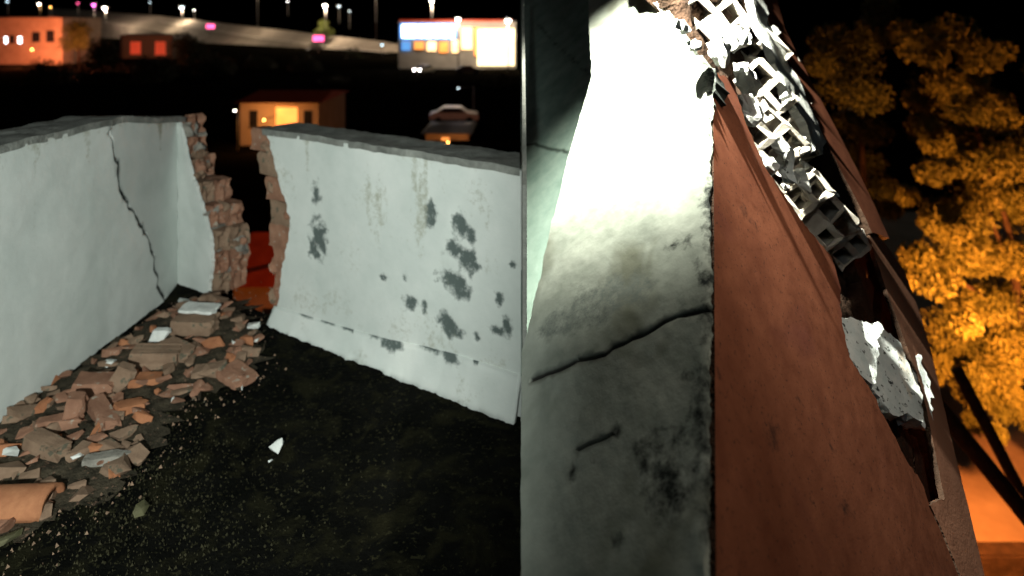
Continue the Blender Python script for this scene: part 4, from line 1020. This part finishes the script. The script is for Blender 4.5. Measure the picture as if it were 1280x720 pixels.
for px, py, D, lab, mt, hd in ((10, 2, 300, 'tiny pale lamp at the far left corner', 'lamp_cyan', 1.0), (64, 9, 310, 'tiny warm lamp right of the orange building top', 'lamp_orange', .7), (98, 4, 320, 'tiny red lamp left of the magenta lamp', 'lamp_pink', 1.2),
        (188, 3, 330, 'tiny white lamp left of the pale blue lamp', 'lamp_cyan', .9), (243, 13, 300, 'tiny white lamp right of the pale blue lamp', 'lamp_white', .5), (424, 8, 215, 'small pale lamp right of the white road lamp', 'lamp_cyan', 1.0),
        (437, 14, 214, 'tiny white lamp farthest right of the road lamp cluster', 'lamp_cyan', .6), (360, 2, 260, 'tiny white lamp left of the white road lamp', 'lamp_white', .5), (478, 56, 160, 'small pale lamp at the road end before the shop', 'lamp_cyan', .8),
        (556, 68, 122, 'small lamp in the shop forecourt under the sign', 'lamp_white', .35), (570, 72, 121, 'small lamp in the shop forecourt, second from the sign', 'lamp_white', .35), (590, 74, 120, 'small lamp in the shop forecourt nearest the blazing front', 'lamp_white', .4), (297, 138, 44, 'small white lamp at the left end of the orange house', 'lamp_white', .16)):
    b = at(px, py, D); hh = min(6, b[2]); street_lamp((b[0], b[1], b[2] - hh), hh, (0, -.4), lab, 0, WARM, mt, hd, 0.002 * D ** .8, 'street lamps of the city', False)
car(388, 196, 'small car with lit headlights on the raised road under the pink sign', 'car_paint', -2.2, True, at(388, 66, 196)[2])
car(530, 108, 'grey car with lit headlights parked below the shop sign', 'car_paint', -2.0)
car(585, 107, 'dark car with its lights off at the foot of the shop', 'frame', 0.1, False)
M['pale_paint'] = plain('pale_car_paint', (0.6, 0.52, 0.5), 0.4)
car(568, 56, 'pale car parked alone in the dark below the shop', 'pale_paint', 0.05, False)
b = at(590, 110, 58); street_lamp((b[0], b[1] + 2, 0), b[2], (-1.2, -2.5), 'small white lamp standing over the pale parked car', 40, (1.0, 0.8, 0.75), 'lamp_cyan', 0.18, 0.06, 'street lamps of the city', True, 0.2)
b = at(380, 62, 200)
# trees of the dark slope
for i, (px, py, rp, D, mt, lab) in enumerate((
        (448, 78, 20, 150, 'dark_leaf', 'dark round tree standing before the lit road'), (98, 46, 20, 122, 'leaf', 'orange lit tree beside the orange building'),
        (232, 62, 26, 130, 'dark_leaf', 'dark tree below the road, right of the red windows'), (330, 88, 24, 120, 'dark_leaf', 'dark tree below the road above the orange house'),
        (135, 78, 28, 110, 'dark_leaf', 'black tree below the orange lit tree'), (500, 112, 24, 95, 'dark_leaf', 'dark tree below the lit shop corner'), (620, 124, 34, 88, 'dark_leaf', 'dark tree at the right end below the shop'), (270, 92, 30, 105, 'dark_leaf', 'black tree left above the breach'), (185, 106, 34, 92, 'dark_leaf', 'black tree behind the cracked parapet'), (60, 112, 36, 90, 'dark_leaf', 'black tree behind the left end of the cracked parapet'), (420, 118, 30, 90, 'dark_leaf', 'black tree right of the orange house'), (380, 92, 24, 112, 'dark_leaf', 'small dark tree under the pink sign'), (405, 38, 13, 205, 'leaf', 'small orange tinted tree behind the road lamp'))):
    c = at(px, py, D); rad = rp / FPX * D
    t = empty('street_tree', (c[0], c[1], 0), lab, 'tree', 'trees of the city')
    cs = [(c + vec(random.uniform(-.55, .55), random.uniform(-.5, .5), random.uniform(-.5, .6)) * rad, (rad * .55,) * 3) for _ in range(7)]
    leaf_cloud('crown', cs, 420, rad * .17, mt, t, 70 + i)
    bm = bmesh.new(); limb(bm, (c[0], c[1], -0.5), c, rad * .09, rad * .05, 7, 3, .1); bm_obj('trunk', bm, 'bark', t, True)
l_ = at(100, 66, 116); point('orange_tree_fill', l_, 7000, OR, .3)  # added light for the orange tree and building, without a lamp body
